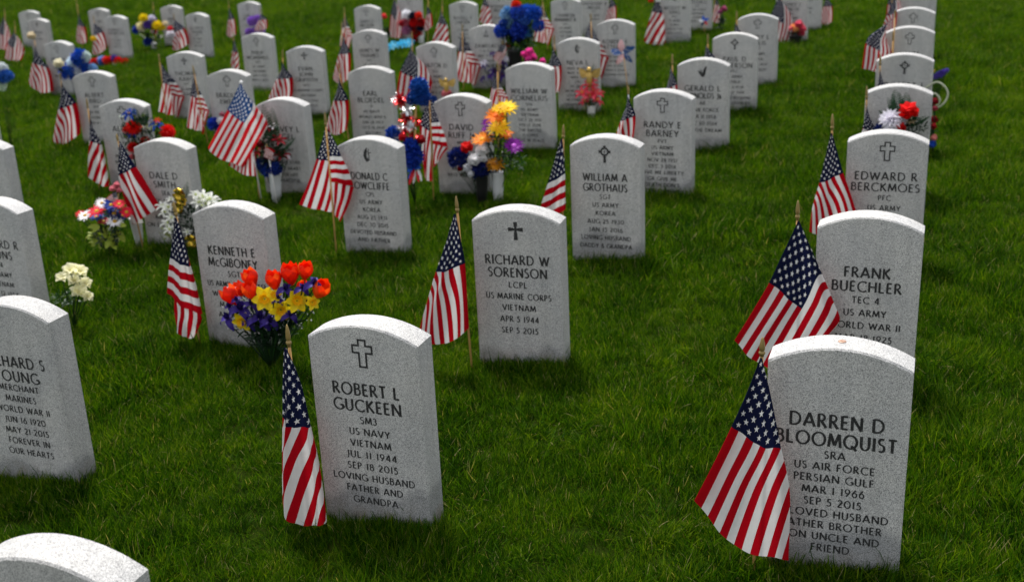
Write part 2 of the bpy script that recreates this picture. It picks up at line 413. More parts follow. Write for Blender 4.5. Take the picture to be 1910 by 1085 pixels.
def grass():
    pc = bpy.data.collections.new('tuft_kinds')          # never linked to the scene: only instanced
    for i in range(8):
        o = bpy.data.objects.new('tuft_%02d' % i, clump(100 + i, 72, .060, .026, .066, .0015))
        pc.objects.link(o)
    for i in range(2):                                   # taller loose blades
        o = bpy.data.objects.new('tuft_%02d' % (8 + i), clump(140 + i, 24, .075, .045, .092, .0016))
        pc.objects.link(o)
    pts = []
    def zone(y0, y1, dens):
        w = lambda y: .50 * y + 1.3
        area_w = 2 * w(y1)
        n = int(area_w * (y1 - y0) * dens)
        x = rng.uniform(-w(y1), w(y1), n); y = rng.uniform(y0, y1, n)
        ok = np.abs(x) < w(y)
        pts.append(np.stack([x[ok], y[ok]], 1))
    zone(.3, 5.0, 1080); zone(5.0, 9., 560); zone(9., 16., 300); zone(16., 27., 140); zone(27, 48, 60)
    cnt = [len(p) for p in pts]
    P = np.concatenate(pts)
    scl = np.concatenate([np.full(c, s) for c, s in zip(cnt, (.82, .94, 1.2, 1.5, 2.0))])
    # keep the feet of the stones free
    keep = np.ones(len(P), bool)
    for o in STONE_POS:
        x, y, a = STONE_POS[o]; a += YAW0
        dx, dy = P[:, 0] - x, P[:, 1] - y
        lx, ly = dx * math.cos(a) + dy * math.sin(a), -dx * math.sin(a) + dy * math.cos(a)
        keep &= ~((np.abs(lx) < WID / 2 + .012) & (ly > -.012) & (ly < THK + .012))
    P, scl = P[keep], scl[keep]
    # the trimmer misses the feet of the stones: a fringe of longer grass there
    ex = []
    for o in STONE_POS:
        x, y, a = STONE_POS[o]; a += YAW0
        m = 150 if y < 6 else 70
        lx = rng.uniform(-WID / 2 - .05, WID / 2 + .05, m); ly = np.where(rng.random(m) < .6, rng.uniform(-.05, -.014, m), rng.uniform(-.05, THK + .05, m))
        q = ~((np.abs(lx) < WID / 2 + .014) & (ly > -.014) & (ly < THK + .014))
        ex.append(np.stack([x + lx * math.cos(a) - ly * math.sin(a), y + lx * math.sin(a) + ly * math.cos(a)], 1)[q])
    ex = np.concatenate(ex)
    P = np.concatenate([P, ex]); scl = np.concatenate([scl, np.full(len(ex), .88)])
    n = len(P)
    # uneven growth: smooth random field from a few sines
    fld = np.zeros(n)
    for k in range(14):
        f = rng.uniform(1.2, 9.); th = rng.uniform(0, 2 * PI)
        fld += np.sin(f * (P[:, 0] * math.cos(th) + P[:, 1] * math.sin(th)) + rng.uniform(0, 6)) / 14 ** .5
    s = scl * np.clip(1.0 + .24 * fld, .5, 1.7) * rng.uniform(.68, 1.25, n)
    idx = rng.integers(0, 8, n)
    tall = rng.random(n) < (.10 + .10 * (fld > .6))
    idx[tall] = rng.integers(8, 10, tall.sum())
    # tufts lie over together in patches: a smooth field of lean
    lx_, ly_ = np.zeros(n), np.zeros(n)
    for k in range(16):
        f = rng.uniform(2.5, 16.); th = rng.uniform(0, 2 * PI); ph = rng.uniform(0, 6.28, 2)
        q = f * (P[:, 0] * math.cos(th) + P[:, 1] * math.sin(th))
        lx_ += np.sin(q + ph[0]) / 4; ly_ += np.sin(q + ph[1]) / 4
    rot = np.stack([.30 * lx_ + rng.normal(0, .14, n), .30 * ly_ + rng.normal(0, .14, n), rng.uniform(0, 2 * PI, n)], 1)
    co = np.column_stack([P, GX * P[:, 0] + GY * P[:, 1] + TURF - .002])
    me = bpy.data.meshes.new('grass_points')
    me.vertices.add(n)
    me.vertices.foreach_set('co', co.astype(np.float32).ravel())
    for nm, typ, key, dat in (('g_rot', 'FLOAT_VECTOR', 'vector', rot.astype(np.float32).ravel()), ('g_scl', 'FLOAT', 'value', s.astype(np.float32)),
                              ('g_idx', 'INT', 'value', idx.astype(np.int32))):
        q = me.attributes.new(nm, typ, 'POINT'); q.data.foreach_set(key, dat)
    o = link('grass', me, None, GRASS)
    tag(o, 'dense uneven green grass covering the whole cemetery lawn', 'grass', None, 'stuff')
    ng = bpy.data.node_groups.new('grass_scatter', 'GeometryNodeTree')
    ng.interface.new_socket('Geometry', in_out='INPUT', socket_type='NodeSocketGeometry')
    ng.interface.new_socket('Geometry', in_out='OUTPUT', socket_type='NodeSocketGeometry')
    N, L = ng.nodes, ng.links
    gi, go = N.new('NodeGroupInput'), N.new('NodeGroupOutput')
    m2p = N.new('GeometryNodeMeshToPoints')
    ci = N.new('GeometryNodeCollectionInfo')
    ci.inputs['Collection'].default_value = pc
    ci.inputs['Separate Children'].default_value = True
    ci.inputs['Reset Children'].default_value = True
    iop = N.new('GeometryNodeInstanceOnPoints')
    iop.inputs['Pick Instance'].default_value = True
    def att(nm, ty):
        q = N.new('GeometryNodeInputNamedAttribute'); q.data_type = ty; q.inputs['Name'].default_value = nm
        return q.outputs['Attribute']
    L.new(gi.outputs[0], m2p.inputs[0]); L.new(m2p.outputs[0], iop.inputs['Points'])
    L.new(ci.outputs[0], iop.inputs['Instance'])
    L.new(att('g_idx', 'INT'), iop.inputs['Instance Index'])
    L.new(att('g_rot', 'FLOAT_VECTOR'), iop.inputs['Rotation'])
    L.new(att('g_scl', 'FLOAT'), iop.inputs['Scale'])
    L.new(iop.outputs[0], go.inputs[0])
    md = o.modifiers.new('scatter', 'NODES'); md.node_group = ng
grass()

# ------------------------------------------------------------------ engraved lettering: a small stroke alphabet
def arc(cx, cy, rx, ry, a0, a1, n=10):
    return [(cx + rx * math.cos(math.radians(a0 + (a1 - a0) * i / n)), cy + ry * math.sin(math.radians(a0 + (a1 - a0) * i / n))) for i in range(n + 1)]
G = {
 'A': (.80, [[(0, 0), (.40, 1)], [(.40, 1), (.80, 0)], [(.14, .30), (.66, .30)]]),
 'B': (.56, [[(.06, 0), (.06, 1)], [(.06, .97), (.26, .97)] + arc(.26, .76, .22, .21, 90, -90) + [(.06, .55)], [(.06, .55), (.28, .55)] + arc(.28, .29, .26, .26, 90, -90) + [(.06, .03)]]),
 'C': (.80, [arc(.50, .5, .48, .49, 48, 312, 18)]),
 'D': (.80, [[(.06, 0), (.06, 1)], [(.06, .97), (.28, .97)] + arc(.28, .5, .48, .47, 90, -90, 16) + [(.06, .03)]]),
 'E': (.50, [[(.06, 0), (.06, 1)], [(.06, .96), (.47, .96)], [(.06, .52), (.42, .52)], [(.06, .04), (.48, .04)]]),
 'F': (.48, [[(.06, 0), (.06, 1)], [(.06, .96), (.47, .96)], [(.06, .52), (.41, .52)]]),
 'G': (.86, [arc(.50, .5, .48, .49, 50, 340, 18), [(.58, .40), (.90, .40)], [(.84, .42), (.84, .12)]]),
 'H': (.74, [[(.06, 0), (.06, 1)], [(.68, 0), (.68, 1)], [(.06, .52), (.68, .52)]]),
 'I': (.14, [[(.07, 0), (.07, 1)]]),
 'J': (.30, [[(.22, 1), (.22, .08)] + [(.17, -.06), (.02, -.14)]]),
 'K': (.66, [[(.06, 0), (.06, 1)], [(.60, 1), (.10, .50)], [(.20, .56), (.66, 0)]]),
 'L': (.50, [[(.06, 0), (.06, 1)], [(.06, .04), (.50, .04)]]),
 'M': (.92, [[(.02, 0), (.13, 1)], [(.13, 1), (.46, .12)], [(.46, .12), (.79, 1)], [(.79, 1), (.90, 0)]]),
 'N': (.80, [[(.06, 0), (.06, 1)], [(.06, 1), (.74, 0)], [(.74, 0), (.74, 1)]]),
 'O': (.98, [arc(.49, .5, .47, .49, 90, 450, 24)]),
 'P': (.52, [[(.06, 0), (.06, 1)], [(.06, .97), (.25, .97)] + arc(.25, .72, .24, .25, 90, -90) + [(.06, .47)]]),
 'Q': (.98, [arc(.49, .5, .47, .49, 90, 450, 24), [(.55, .22), (.95, -.12)]]),
 'R': (.62, [[(.06, 0), (.06, 1)], [(.06, .97), (.25, .97)] + arc(.25, .74, .24, .23, 90, -90) + [(.06, .51)], [(.24, .50), (.62, 0)]]),
 'S': (.48, [arc(.24, .75, .19, .22, 40, 250, 10) + arc(.24, .27, .20, .25, 80, -140, 12)]),
 'T': (.62, [[(.31, 0), (.31, 1)], [(0, .96), (.62, .96)]]),
 'U': (.70, [[(.06, 1), (.06, .34)] + arc(.35, .32, .29, .31, 180, 360, 12) + [(.64, 1)]]),
 'V': (.76, [[(0, 1), (.38, 0)], [(.38, 0), (.76, 1)]]),
 'W': (1.10, [[(0, 1), (.28, 0)], [(.28, 0), (.55, .92)], [(.55, .92), (.82, 0)], [(.82, 0), (1.10, 1)]]),
 'X': (.68, [[(0, 0), (.66, 1)], [(.66, 0), (0, 1)]]),
 'Y': (.68, [[(0, 1), (.34, .48)], [(.68, 1), (.34, .48)], [(.34, .50), (.34, 0)]]),
 'Z': (.62, [[(.02, .96), (.60, .96)], [(.60, .96), (.02, .04)], [(.02, .04), (.62, .04)]]),
 '0': (.72, [arc(.36, .5, .33, .48, 90, 450, 20)]),
 '1': (.24, [[(.12, 0), (.12, 1)]]),
 '2': (.54, [arc(.25, .73, .23, .25, 160, -20, 10) + [(.02, .04)], [(.02, .04), (.54, .04)]]),
 '3': (.50, [arc(.22, .76, .20, .22, 150, -80, 10), arc(.22, .29, .24, .27, 85, -150, 12)]),
 '4': (.62, [[(.46, 0), (.46, 1)], [(.46, 1), (.02, .28)], [(.02, .28), (.62, .28)]]),
 '5': (.50, [[(.12, .96), (.45, .96)], [(.13, .98), (.10, .56)], arc(.20, .31, .25, .29, 110, -140, 12)]),
 '6': (.58, [[(.42, 1), (.16, .62), (.06, .42)], arc(.30, .30, .25, .29, 90, 450, 16)]),
 '7': (.52, [[(.02, .96), (.52, .96)], [(.52, .96), (.16, 0)]]),
 '8': (.54, [arc(.27, .75, .19, .22, 90, 450, 14), arc(.27, .28, .24, .27, 90, 450, 16)]),
 '9': (.58, [arc(.29, .69, .25, .29, 90, 450, 16), [(.53, .60), (.42, .36), (.16, 0)]]),
 '&': (.72, [[(.70, 0), (.22, .66)] + arc(.31, .80, .15, .17, 190, -20, 8) + [(.12, .42)] + arc(.28, .24, .24, .23, 150, 330, 8) + [(.68, .46)]]),
 '.': (.14, [[(.03, .05), (.12, .05)]]),
 "'": (.14, [[(.07, 1), (.05, .74)]]),
 '-': (.34, [[(.02, .42), (.32, .42)]]),
 'r': (.42, [[(.05, 0), (.05, .70)], [(.05, .68), (.20, .68)] + arc(.20, .52, .15, .16, 90, -90, 6) + [(.05, .36)], [(.18, .36), (.40, 0)]]),
 'c': (.52, [arc(.31, .34, .28, .34, 50, 310, 12)]),
}
def text_mesh(txt, cap, weight=.15, width=None, track=.22):
    """one centred line of lettering in the XZ plane, facing -Y"""
    items, x = [], 0.
    for ch in txt:
        if ch == ' ': x += .52; continue
        w, st = G.get(ch, G['I'])
        items.append((x, st)); x += w + track
    total = x - track
    kx = 1.0 if width is None else (width / cap) / total
    mb = MB(); lay = 0
    for gx, strokes in items:
        for st in strokes:
            pts = [Vector(((gx + p[0] - total / 2) * kx, p[1])) for p in st]
            n = len(pts)
            horiz = n == 2 and abs(pts[0].y - pts[1].y) < .1
            ring = n > 14 and (pts[0] - pts[-1]).length < .02
            L, R = [], []
            for i, p in enumerate(pts):
                d0 = (pts[i] - pts[i - 1]) if i else ((pts[0] - pts[-2]) if ring else None)
                d1 = (pts[i + 1] - pts[i]) if i < n - 1 else ((pts[1] - pts[0]) if ring else None)
                d0 = d1 if d0 is None else d0; d1 = d0 if d1 is None else d1
                t = (d0.normalized() + d1.normalized()).normalized()
                nn = Vector((-t.y, t.x))
                s = i / (n - 1)
                w = weight * (.80 if horiz else 1.0) * (1 if ring else (.90 + .28 * abs(2 * s - 1) ** 2))
                if n > 2: w *= .72 + .34 * abs(t.y)
                L.append(p + nn * w / 2); R.append(p - nn * w / 2)
            y = -.0006 - .00002 * (lay % 12); lay += 1
            vs = [(q.x * cap, y, q.y * cap) for q in L] + [(q.x * cap, y, q.y * cap) for q in R]
            mb.add(vs, [(i, i + 1, n + i + 1, n + i) for i in range(n - 1)])
    return mb

def flat(mb, outline, y=-.0007, holes=None):
    mb.add([(x, y, z) for x, z in outline], [tuple(range(len(outline)))])
def outline_strip(mb, pts, w, y=-.0007):
    n = len(pts); P = [Vector(p) for p in pts]; A, B = [], []
    for i in range(n):
        d0, d1 = (P[i] - P[i - 1]).normalized(), (P[(i + 1) % n] - P[i]).normalized()
        t = (d0 + d1).normalized(); nn = Vector((-t.y, t.x)); k = 1 / max(.4, nn.dot(Vector((-d0.y, d0.x))))
        A.append(P[i] + nn * w / 2 * k); B.append(P[i] - nn * w / 2 * k)
    mb.add([(q.x, y, q.y) for q in A] + [(q.x, y, q.y) for q in B], [(i, (i + 1) % n, n + (i + 1) % n, n + i) for i in range(n)])

EC = .547      # height of the emblem's centre
def emblem_mesh(kind):
    mb = MB()
    c = EC
    if kind == 'cross':
        a, b, t, lo, hi, arm = .0105, .0105, .029, c - .039, c + .039, c + .012
        outline_strip(mb, [(-a, lo), (a, lo), (a, arm - b), (t, arm - b), (t, arm + b), (a, arm + b), (a, hi), (-a, hi), (-a, arm + b), (-t, arm + b), (-t, arm - b), (-a, arm - b)], .0056)
    elif kind == 'solid':
        for q in range(4):
            L = .040 if q == 3 else .028
            ang = q * PI / 2
            ca, sa = math.cos(ang), math.sin(ang)
            pts = [(.004, -.004), (.014, -.0062), (L, -.0075), (L, .0075), (.014, .0062), (.004, .004)]
            flat(mb, [(x * ca - z * sa, c + .008 + x * sa + z * ca) for x, z in pts], -.0007 - .00003 * q)
        flat(mb, [(-.0075, c + .008), (0, c + .0005), (.0075, c + .008), (0, c + .0155)], -.0009)
    elif kind == 'celtic':
        cz = c + .012
        outline_strip(mb, [(x, z) for x, z in arc(0, cz, .0165, .0165, 0, 345, 23)], .0088)
        flat(mb, [(-.0065, c - .04), (.0065, c - .04), (.0065, cz - .013), (-.0065, cz - .013)], -.0008)
        for q in range(3):
            ca, sa = math.cos(q * PI / 2), math.sin(q * PI / 2)
            flat(mb, [(x * ca - z * sa, cz + x * sa + z * ca) for x, z in [(.016, -.005), (.0285, -.0075), (.0285, .0075), (.016, .005)]], -.0008)
        flat(mb, [(-.009, cz - .0014), (.009, cz - .0014), (.009, cz + .0014), (-.009, cz + .0014)], -.0008)
        flat(mb, [(-.0014, cz - .009), (.0014, cz - .009), (.0014, cz + .009), (-.0014, cz + .009)], -.00085)
    elif kind == 'flame':
        flat(mb, [(-.004, c - .036), (.006, c - .030), (.003, c - .018), (-.002, c - .012), (-.002, c + .006), (.002, c + .014), (.000, c + .025), (.003, c + .040), (-.008, c + .026), (-.014, c + .012), (-.016, c - .004), (-.013, c - .020)], -.0007)
        flat(mb, [(.005, c - .030), (.009, c - .030), (.009, c + .030), (.005, c + .030)], -.0008)
        flat(mb, [(.004, c + .008), (.018, c + .008), (.018, c + .0125), (.004, c + .0125)], -.0009)
    elif kind == 'dove':
        flat(mb, [(-.004, c - .036), (.006, c - .034), (.013, c - .020), (.017, c + .010), (.022, c + .036), (.012, c + .030), (.003, c + .010), (.000, c - .006), (-.006, c - .018)], -.0007)
        flat(mb, [(-.004, c - .034), (-.018, c - .012), (-.026, c + .010), (-.015, c + .002), (-.005, c - .004), (.002, c - .016)], -.0008)
        flat(mb, [(-.008, c - .004), (-.014, c + .020), (-.008, c + .014), (-.002, c - .004)], -.0009)
    elif kind == 'triangle':
        outline_strip(mb, [(-.020, c - .018), (.020, c - .018), (0, c + .022)], .006)
        flat(mb, [(-.028, c - .026), (.028, c - .026), (.028, c - .021), (-.028, c - .021)], -.0008)
        flat(mb, [(-.004, c + .014), (.004, c + .014), (.004, c + .036), (-.004, c + .036)], -.0009)
    if kind in ('flame', 'dove'): mb.v = [(x * 1.28, y, z) for x, y, z in mb.v]
    return mb

def slab_mesh():
    w, b = WID / 2, .0042
    h = HA - HS
    R = (w * w + h * h) / (2 * h)
    n = 72
    ring = [(-w, -.14), (-w, .2), (-w, .4)]
    a0 = math.asin(w / R)
    ring += [(R * math.sin(-a0 + 2 * a0 * i / n), HA - R + R * math.cos(-a0 + 2 * a0 * i / n)) for i in range(n + 1)]
    ring += [(w, .4), (w, .2), (w, -.14)]
    m = len(ring)
    def inset(d):
        out = []
        for i, (x, z) in enumerate(ring):
            s = (1 - d / w) if abs(x) > .1 else (1 - d / w)
            zz = z - (d if z > .5 else 0)
            j = random.Random(int(i * 7 + d * 1e5)).uniform(-1, 1) * .0011
            out.append((x * s, zz + (j if z > .5 else 0)))
        return out
    mb = MB()
    levels = [(0, inset(b)), (b, ring), (THK * .5, ring), (THK - b, ring), (THK, inset(b))]
    V = [(x, y, z) for y, rr in levels for x, z in rr]
    F = [(l * m + i, l * m + i + 1, (l + 1) * m + i + 1, (l + 1) * m + i) for l in range(len(levels) - 1) for i in range(m - 1)]
    F = [f[::-1] for f in F]
    F.append(tuple(range(m))); F.append(tuple(4 * m + i for i in range(m - 1, -1, -1)))
    mb.add(V, F)
    me = mb.mesh('headstone', GRANITE)
    me.set_sharp_from_angle(angle=math.radians(24))
    return me
SLAB = slab_mesh()
EMB = {}

# stone: emblem, name lines, other lines, age of the paint, label, how to point to it
HS_GROUP = 'grey granite headstones set in rows on the lawn'
T = {}
def stone(key, emb, names, lines, label, old=False, pitch=None, cap=None, widths=None, z0=None):
    P, X, Y = frame(key)
    o = bpy.data.objects.new('headstone', SLAB); COL.objects.link(o)
    o.location = P
    rr = random.Random(key)
    o.rotation_euler = (rr.uniform(-.004, .004), rr.uniform(-.003, .003), STONE_POS[key][2] + YAW0)
    tag(o, label, 'headstone', HS_GROUP)
    mat = INK_OLD if old else INK
    if emb:
        if (emb, old) not in EMB: EMB[(emb, old)] = emblem_mesh(emb).mesh('emblem', mat, False)
        link('emblem', EMB[(emb, old)], o)
    ncap, z = .0352, .4215
    widths = widths or {}
    for i, t in enumerate(names):
        w = widths.get(t)
        me = text_mesh(t, ncap, .168, w and w * .965, .24).mesh('lettering', mat, False)
        q = link('lettering', me, o); q.location = (0, 0, z)
        z -= .0485
    nl = len(lines)
    z = (.421 - .0485 * (len(names) - 1)) - (.032 if key in ('Y1', 'R1') else .036)
    pitch = pitch or (.0445 if nl <= 5 else (.0395 if nl <= 7 else .0357))
    if nl <= 5: z -= .004
    cap = cap or (.0225 if nl <= 5 else .0205)
    for t in lines:
        if t:
            me = text_mesh(t, cap, .175, widths.get(t) and widths[t] * .97, .25).mesh('lettering', mat, False)
            q = link('lettering', me, o); q.location = (0, 0, z)
        z -= pitch
    return o

S = stone
S('R1', None, ['DARREN D', 'BLOOMQUIST'], ['SRA', 'US AIR FORCE', 'PERSIAN GULF', 'MAR 1 1966', 'SEP 5 2015', 'BELOVED HUSBAND', 'FATHER BROTHER', 'SON UNCLE AND', 'FRIEND'],
  'large front headstone inscribed US AIR FORCE, PERSIAN GULF with a copper coin on top', pitch=.0320, cap=.0198, widths={'DARREN D': .224, 'BLOOMQUIST': .288})
S('R2', None, ['FRANK', 'BUECHLER'], ['TEC 4', 'US ARMY', 'WORLD WAR II', 'MAR 18 1925', 'AUG 21 2015'], 'headstone without emblem inscribed TEC 4, directly behind the one with the coin', widths={'FRANK': .148, 'BUECHLER': .225})
S('R3', 'cross', ['EDWARD R', 'BERCKMOES'], ['PFC', 'US ARMY', 'KOREA', 'JUN 9 1930', 'AUG 2 2015'], 'headstone with outlined cross and the rank PFC, behind the TEC 4 headstone')
S('R4', None, [], [], 'headstone behind a fern spray with red rose and white bloom', True)
S('R5', 'celtic', ['ROBERT J', 'LIVINGSTON JW'], [], 'headstone with dark ringed cross in the straight row beside the purple lavender sprig', True, widths={'LIVINGSTON JW': .27})
S('R6', 'cross', ['JOHN'], [], 'sunlit-topped headstone with outlined cross, next behind the ringed-cross stone beside the lavender', True)
S('R7', 'cross', ['HOWARD'], [], 'outlined-cross headstone second from the far end of the straight row at right', True)
S('R8', None, ['GORDON', 'MARTIN'], ['SP5', 'US ARMY'], 'farthest headstone of the straight row at right, cut by the top of the picture', True)
S('G0', None, [], [], 'nearest headstone, only its curved white top showing at the bottom edge', False)
S('G1', 'cross', ['ROBERT L', 'GUCKEEN'], ['SM3', 'US NAVY', 'VIETNAM', 'JUL 11 1944', 'SEP 18 2015', 'LOVING HUSBAND', 'FATHER AND', 'GRANDPA'],
  'front headstone with outlined cross inscribed US NAVY, VIETNAM, SEP 18 2015', widths={'ROBERT L': .208, 'GUCKEEN': .211, 'LOVING HUSBAND': .259, 'JUL 11 1944': .158, 'SEP 18 2015': .159, 'FATHER AND': .178})
S('G2', 'solid', ['RICHARD W', 'SORENSON'], ['LCPL', 'US MARINE CORPS', 'VIETNAM', 'APR 5 1944', 'SEP 5 2015'],
  'headstone with solid black cross inscribed LCPL, US MARINE CORPS', widths={'RICHARD W': .248, 'SORENSON': .229, 'US MARINE CORPS': .255, 'APR 5 1944': .151, 'SEP 5 2015': .143, 'VIETNAM': .13})
S('G3', 'celtic', ['WILLIAM A', 'GROTHAUS'], ['SGT', 'US ARMY', 'KOREA', 'AUG 25 1930', 'JAN 15 2016', 'LOVING HUSBAND', 'DADDY & GRANDPA'],
  'headstone with ringed black cross whose last line reads DADDY & GRANDPA', widths={'WILLIAM A': .215, 'GROTHAUS': .215, 'LOVING HUSBAND': .245, 'DADDY & GRANDPA': .255})
S('G4', 'cross', ['RANDY E', 'BARNEY'], ['PVT', 'US ARMY', 'VIETNAM', 'NOV 28 1951', 'DEC 3 2014', 'GIVE ME LIBERTY', 'OR GIVE ME', "DEATH DON'T", 'TREAD ON ME'],
  'headstone with outlined cross and the words OR GIVE ME and TREAD ON ME', widths={'GIVE ME LIBERTY': .25})
S('G5', 'dove', ['GERALD L', 'REYNOLDS Jr'], ['AB', 'US AIR FORCE', 'MAR 11 1958', 'DEC 20 2014', 'LIVE THE DREAM'], 'headstone with black dove emblem', widths={'REYNOLDS Jr': .25})
S('G6', 'celtic', ['PAUL D', 'ANDERSON'], ['PFC', 'US ARMY', 'KOREA', 'FEB 2 1930', 'SEP 17 2014', 'LOVING HUSBAND', 'DAD & GRANDPA'], 'headstone with small ringed cross, directly behind the dove headstone', True)
S('G7', 'cross', ['HENRY L', 'WILLIS'], ['SGT', 'US ARMY', 'KOREA', 'NOV 4 1931', 'JAN 6 2014'], 'half hidden outlined-cross headstone behind the small ringed-cross stone', True)
S('Y1', None, ['RICHARD S', 'YOUNG'], ['MERCHANT', 'MARINES', 'WORLD WAR II', 'JUN 16 1920', 'MAY 21 2015', 'FOREVER IN', 'OUR HEARTS'], 'headstone cut by the left edge reading MERCHANT MARINES, FOREVER IN OUR HEARTS', pitch=.0372, widths={'WORLD WAR II': .215, 'RICHARD S': .245})
S('Y2', None, ['KENNETH E', 'McGIBONEY'], ['SGT', 'US ARMY AIR FORCES', 'WORLD WAR II', 'MAY 2 1922', 'AUG 30 2015'], 'headstone behind the bouquet of orange tulips and yellow daffodils', widths={'KENNETH E': .225, 'McGIBONEY': .235, 'US ARMY AIR FORCES': .27})
S('Y3', 'flame', ['DONALD C', 'ROWCLIFFE'], ['CPL', 'US ARMY', 'KOREA', 'AUG 25 1931', 'DEC 30 2015', 'DEVOTED HUSBAND', 'AND FATHER'], 'headstone with cross-and-flame emblem inscribed CPL, KOREA, DEVOTED HUSBAND', widths={'DEVOTED HUSBAND': .26, 'DONALD C': .205, 'ROWCLIFFE': .222})
S('Y4', 'cross', ['DAVID', 'RUFF Jr'], ['MM2', 'US NAVY', 'WORLD WAR II', 'OCT 9 1926', 'APR 7 2015', 'REST IN PEACE'], 'headstone inscribed MM2 between the tinsel decoration and the yellow daisies')
S('Y5', None, ['WILLIAM W', 'CORNELIUS'], ['SP4', 'US ARMY', 'VIETNAM', 'OCT 28 1951', 'FEB 13 2014', 'THE BATTLE', 'IS OVER', 'REST IN PEACE'], 'headstone without emblem whose lines read THE BATTLE IS OVER')
S('Y6', 'flame', ['NEVA L'], ['MAR 18 1934', 'MAY 11 2014', 'WIFE OF', 'CPL', 'US ARMY', 'WORLD WAR II', 'LOVING WIFE', 'MOTHER AND', 'GRANDMOTHER'], 'headstone with flame emblem behind the coral lilies and golden cherub', True)
S('Y7', 'cross', ['ROBERT E', 'PATTERSON'], ['PFC', 'US ARMY', 'KOREA', 'JUL 8 1932', 'MAR 4 2014', 'HUSBAND FATHER'], 'headstone behind the patriotic pinwheel', True)
S('D1', None, ['HOWARD R', 'SIMONS'], ['SP4', 'US ARMY', 'VIETNAM', 'JUN 12 1954', 'MAY 4 2015'], 'headstone cut by the left edge inscribed VIETNAM, beside the cream gladiolus')
S('D2', None, ['DALE D', 'SMITH'], ['SEA', 'US NAVY', 'KOREA', 'MAY 3 1932', 'ON EAGLES WINGS'], 'headstone behind the white wreath with gold ribbon')
S('D3', None, ['HARVEY L', 'RIEGEL'], ['PFC', 'US ARMY', 'KOREA', 'BRONZE STAR', 'PURPLE HEART', 'AFTER LIFE', 'BE PEACEFUL'], 'headstone behind the large bright flag and the red, blue and fern bouquet')
S('D4', None, ['EARL', 'BLOEDEL'], ['S1', 'US NAVY', 'WORLD WAR II', 'JUN 28 1927', 'OCT 16 2014', 'BELOVED'], 'headstone without emblem inscribed S1, US NAVY, WORLD WAR II')
S('D5', 'cross', ['NATOR D'], ['SGT', 'US ARMY', 'WORLD WAR II', 'JAN 6 1924', 'MAR 2 2014'], 'outlined-cross headstone behind the blue pompom and golden figure', True)
S('D6', 'triangle', ['ZAWELKO'], ['S 12 1930', 'MAY 9 2014', 'US NAVY', 'KOREA'], 'headstone with triangular emblem left of the blue bouquet in black vase', True)
S('B1', None, [], [], 'plain stone flank cut by the left edge, third of the stones stacked there', True)
S('B2', 'cross', ['ALBERT', 'FUHR'], ['PVT', 'US ARMY', 'MAY 12 1926', 'NOV 30 2014'], 'headstone with outlined cross behind the red, blue and fern spray')
S('B3', 'cross', ['BRADLEY', 'EWERT'], ['CPL', 'US ARMY', 'VIETNAM', 'MAY 8 1948'], 'outlined-cross headstone directly behind the large bright flag', True)
S('B4', 'solid', ['EVAN', 'JOHN', 'GRIFFITH'], ['PFC', 'US MARINE CORPS', 'VIETNAM', 'NOV 4 1946', 'SEP 9 2014'], 'headstone with solid cross and three name lines, beside a limp blue flag', True)
S('B5', 'cross', ['JAMES W', 'THAMES'], ['PFC', 'US ARMY'], 'outlined-cross headstone beyond the S1, US NAVY stone, two flags at its side', True)
S('K0', None, [], [], 'sliver of a headstone at the left edge, farthest of the stones stacked there', True)
S('K1', 'cross', ['ALBERT', 'BIRD'], ['SP4', 'US ARMY', 'KOREA', 'JUN 4 1930'], 'outlined-cross headstone just beyond the red, blue and fern spray', True)
S('K2', 'solid', ['THOMAS', 'KARIS'], ['PFC', 'US ARMY', 'KOREA'], 'headstone with solid dark cross between two twisted flags', True)
S('K3', 'cross', ['PHILIP', 'MCMANUS'], ['PFC', 'US ARMY', 'VIETNAM', 'JAN 3 1947', 'MAY 2 2014'], 'outlined-cross headstone right behind the stone with the large bright flag', True)
S('P0', 'cross', ['LEE'], ['PFC', 'US ARMY'], 'farthest headstone at the upper left, rearmost of an overlapping pair', True)
S('PA', 'solid', ['ORVAL'], ['PFC', 'US ARMY'], 'front headstone of the overlapping pair behind the pale cream rose', True)
S('P1', 'cross', ['JAMES K'], ['CPL', 'US ARMY', 'KOREA', 'MAY 1930'], 'headstone with the blue and white sprays at its foot', True)
S('P4', 'cross', ['CARL'], ['PFC', 'US ARMY'], 'far headstone half hidden behind the stone above the red ground wreath', True)
S('P2', 'cross', ['DONALD L', 'THOMPSON'], ['CPL', 'US ARMY', 'KOREA', 'APR 1931'], 'far headstone above the red, white and blue ground wreath', True)
S('P5', 'cross', ['MAX'], ['PFC', 'US ARMY'], 'far headstone beside the yellow and purple bouquet', True)
S('P3', 'flame', ['LLOYD A', 'FULLER'], ['PFC', 'US ARMY', 'KOREA', 'MAY 1932'], 'far headstone with dark flame emblem right of the yellow and purple bouquet', True)
S('P6', 'cross', ['CARL A', 'HANSEN'], ['SGT', 'US ARMY'], 'far headstone with lilac flowers at its foot', True)
S('T1', 'cross', ['GARY D', 'NELSON'], ['SP4', 'US ARMY'], 'far outlined-cross headstone left of the red flowers, light blue petals beside it', True)
S('T2', 'cross', ['RUSSELL F', 'LARSEN'], ['CPL', 'US ARMY', 'KOREA', 'MAY 1930'], 'far outlined-cross headstone behind the triangular-emblem stone', True)
S('T3', 'cross', ['J RAMON', 'HERNANDEZ JR'], ['SP4', 'US ARMY', 'VIETNAM', 'JUL 1946'], 'far headstone with outlined cross right of the blue bouquet', True, widths={'HERNANDEZ JR': .26})
S('T4', 'flame', ['WESLEY W', 'KING'], ['PVT', 'US ARMY', 'KOREA', 'JUN 27 1931', 'JAN 5 2014'], 'far headstone with dark emblem beside a broad faded flag', True)
S('T5', None, ['ARTHUR', 'MITCHELL'], ['SGT', 'US AIR FORCE', 'VIETNAM', 'KOREA', 'MAR 1930'], 'far headstone with a tiny pinwheel at its foot', True)
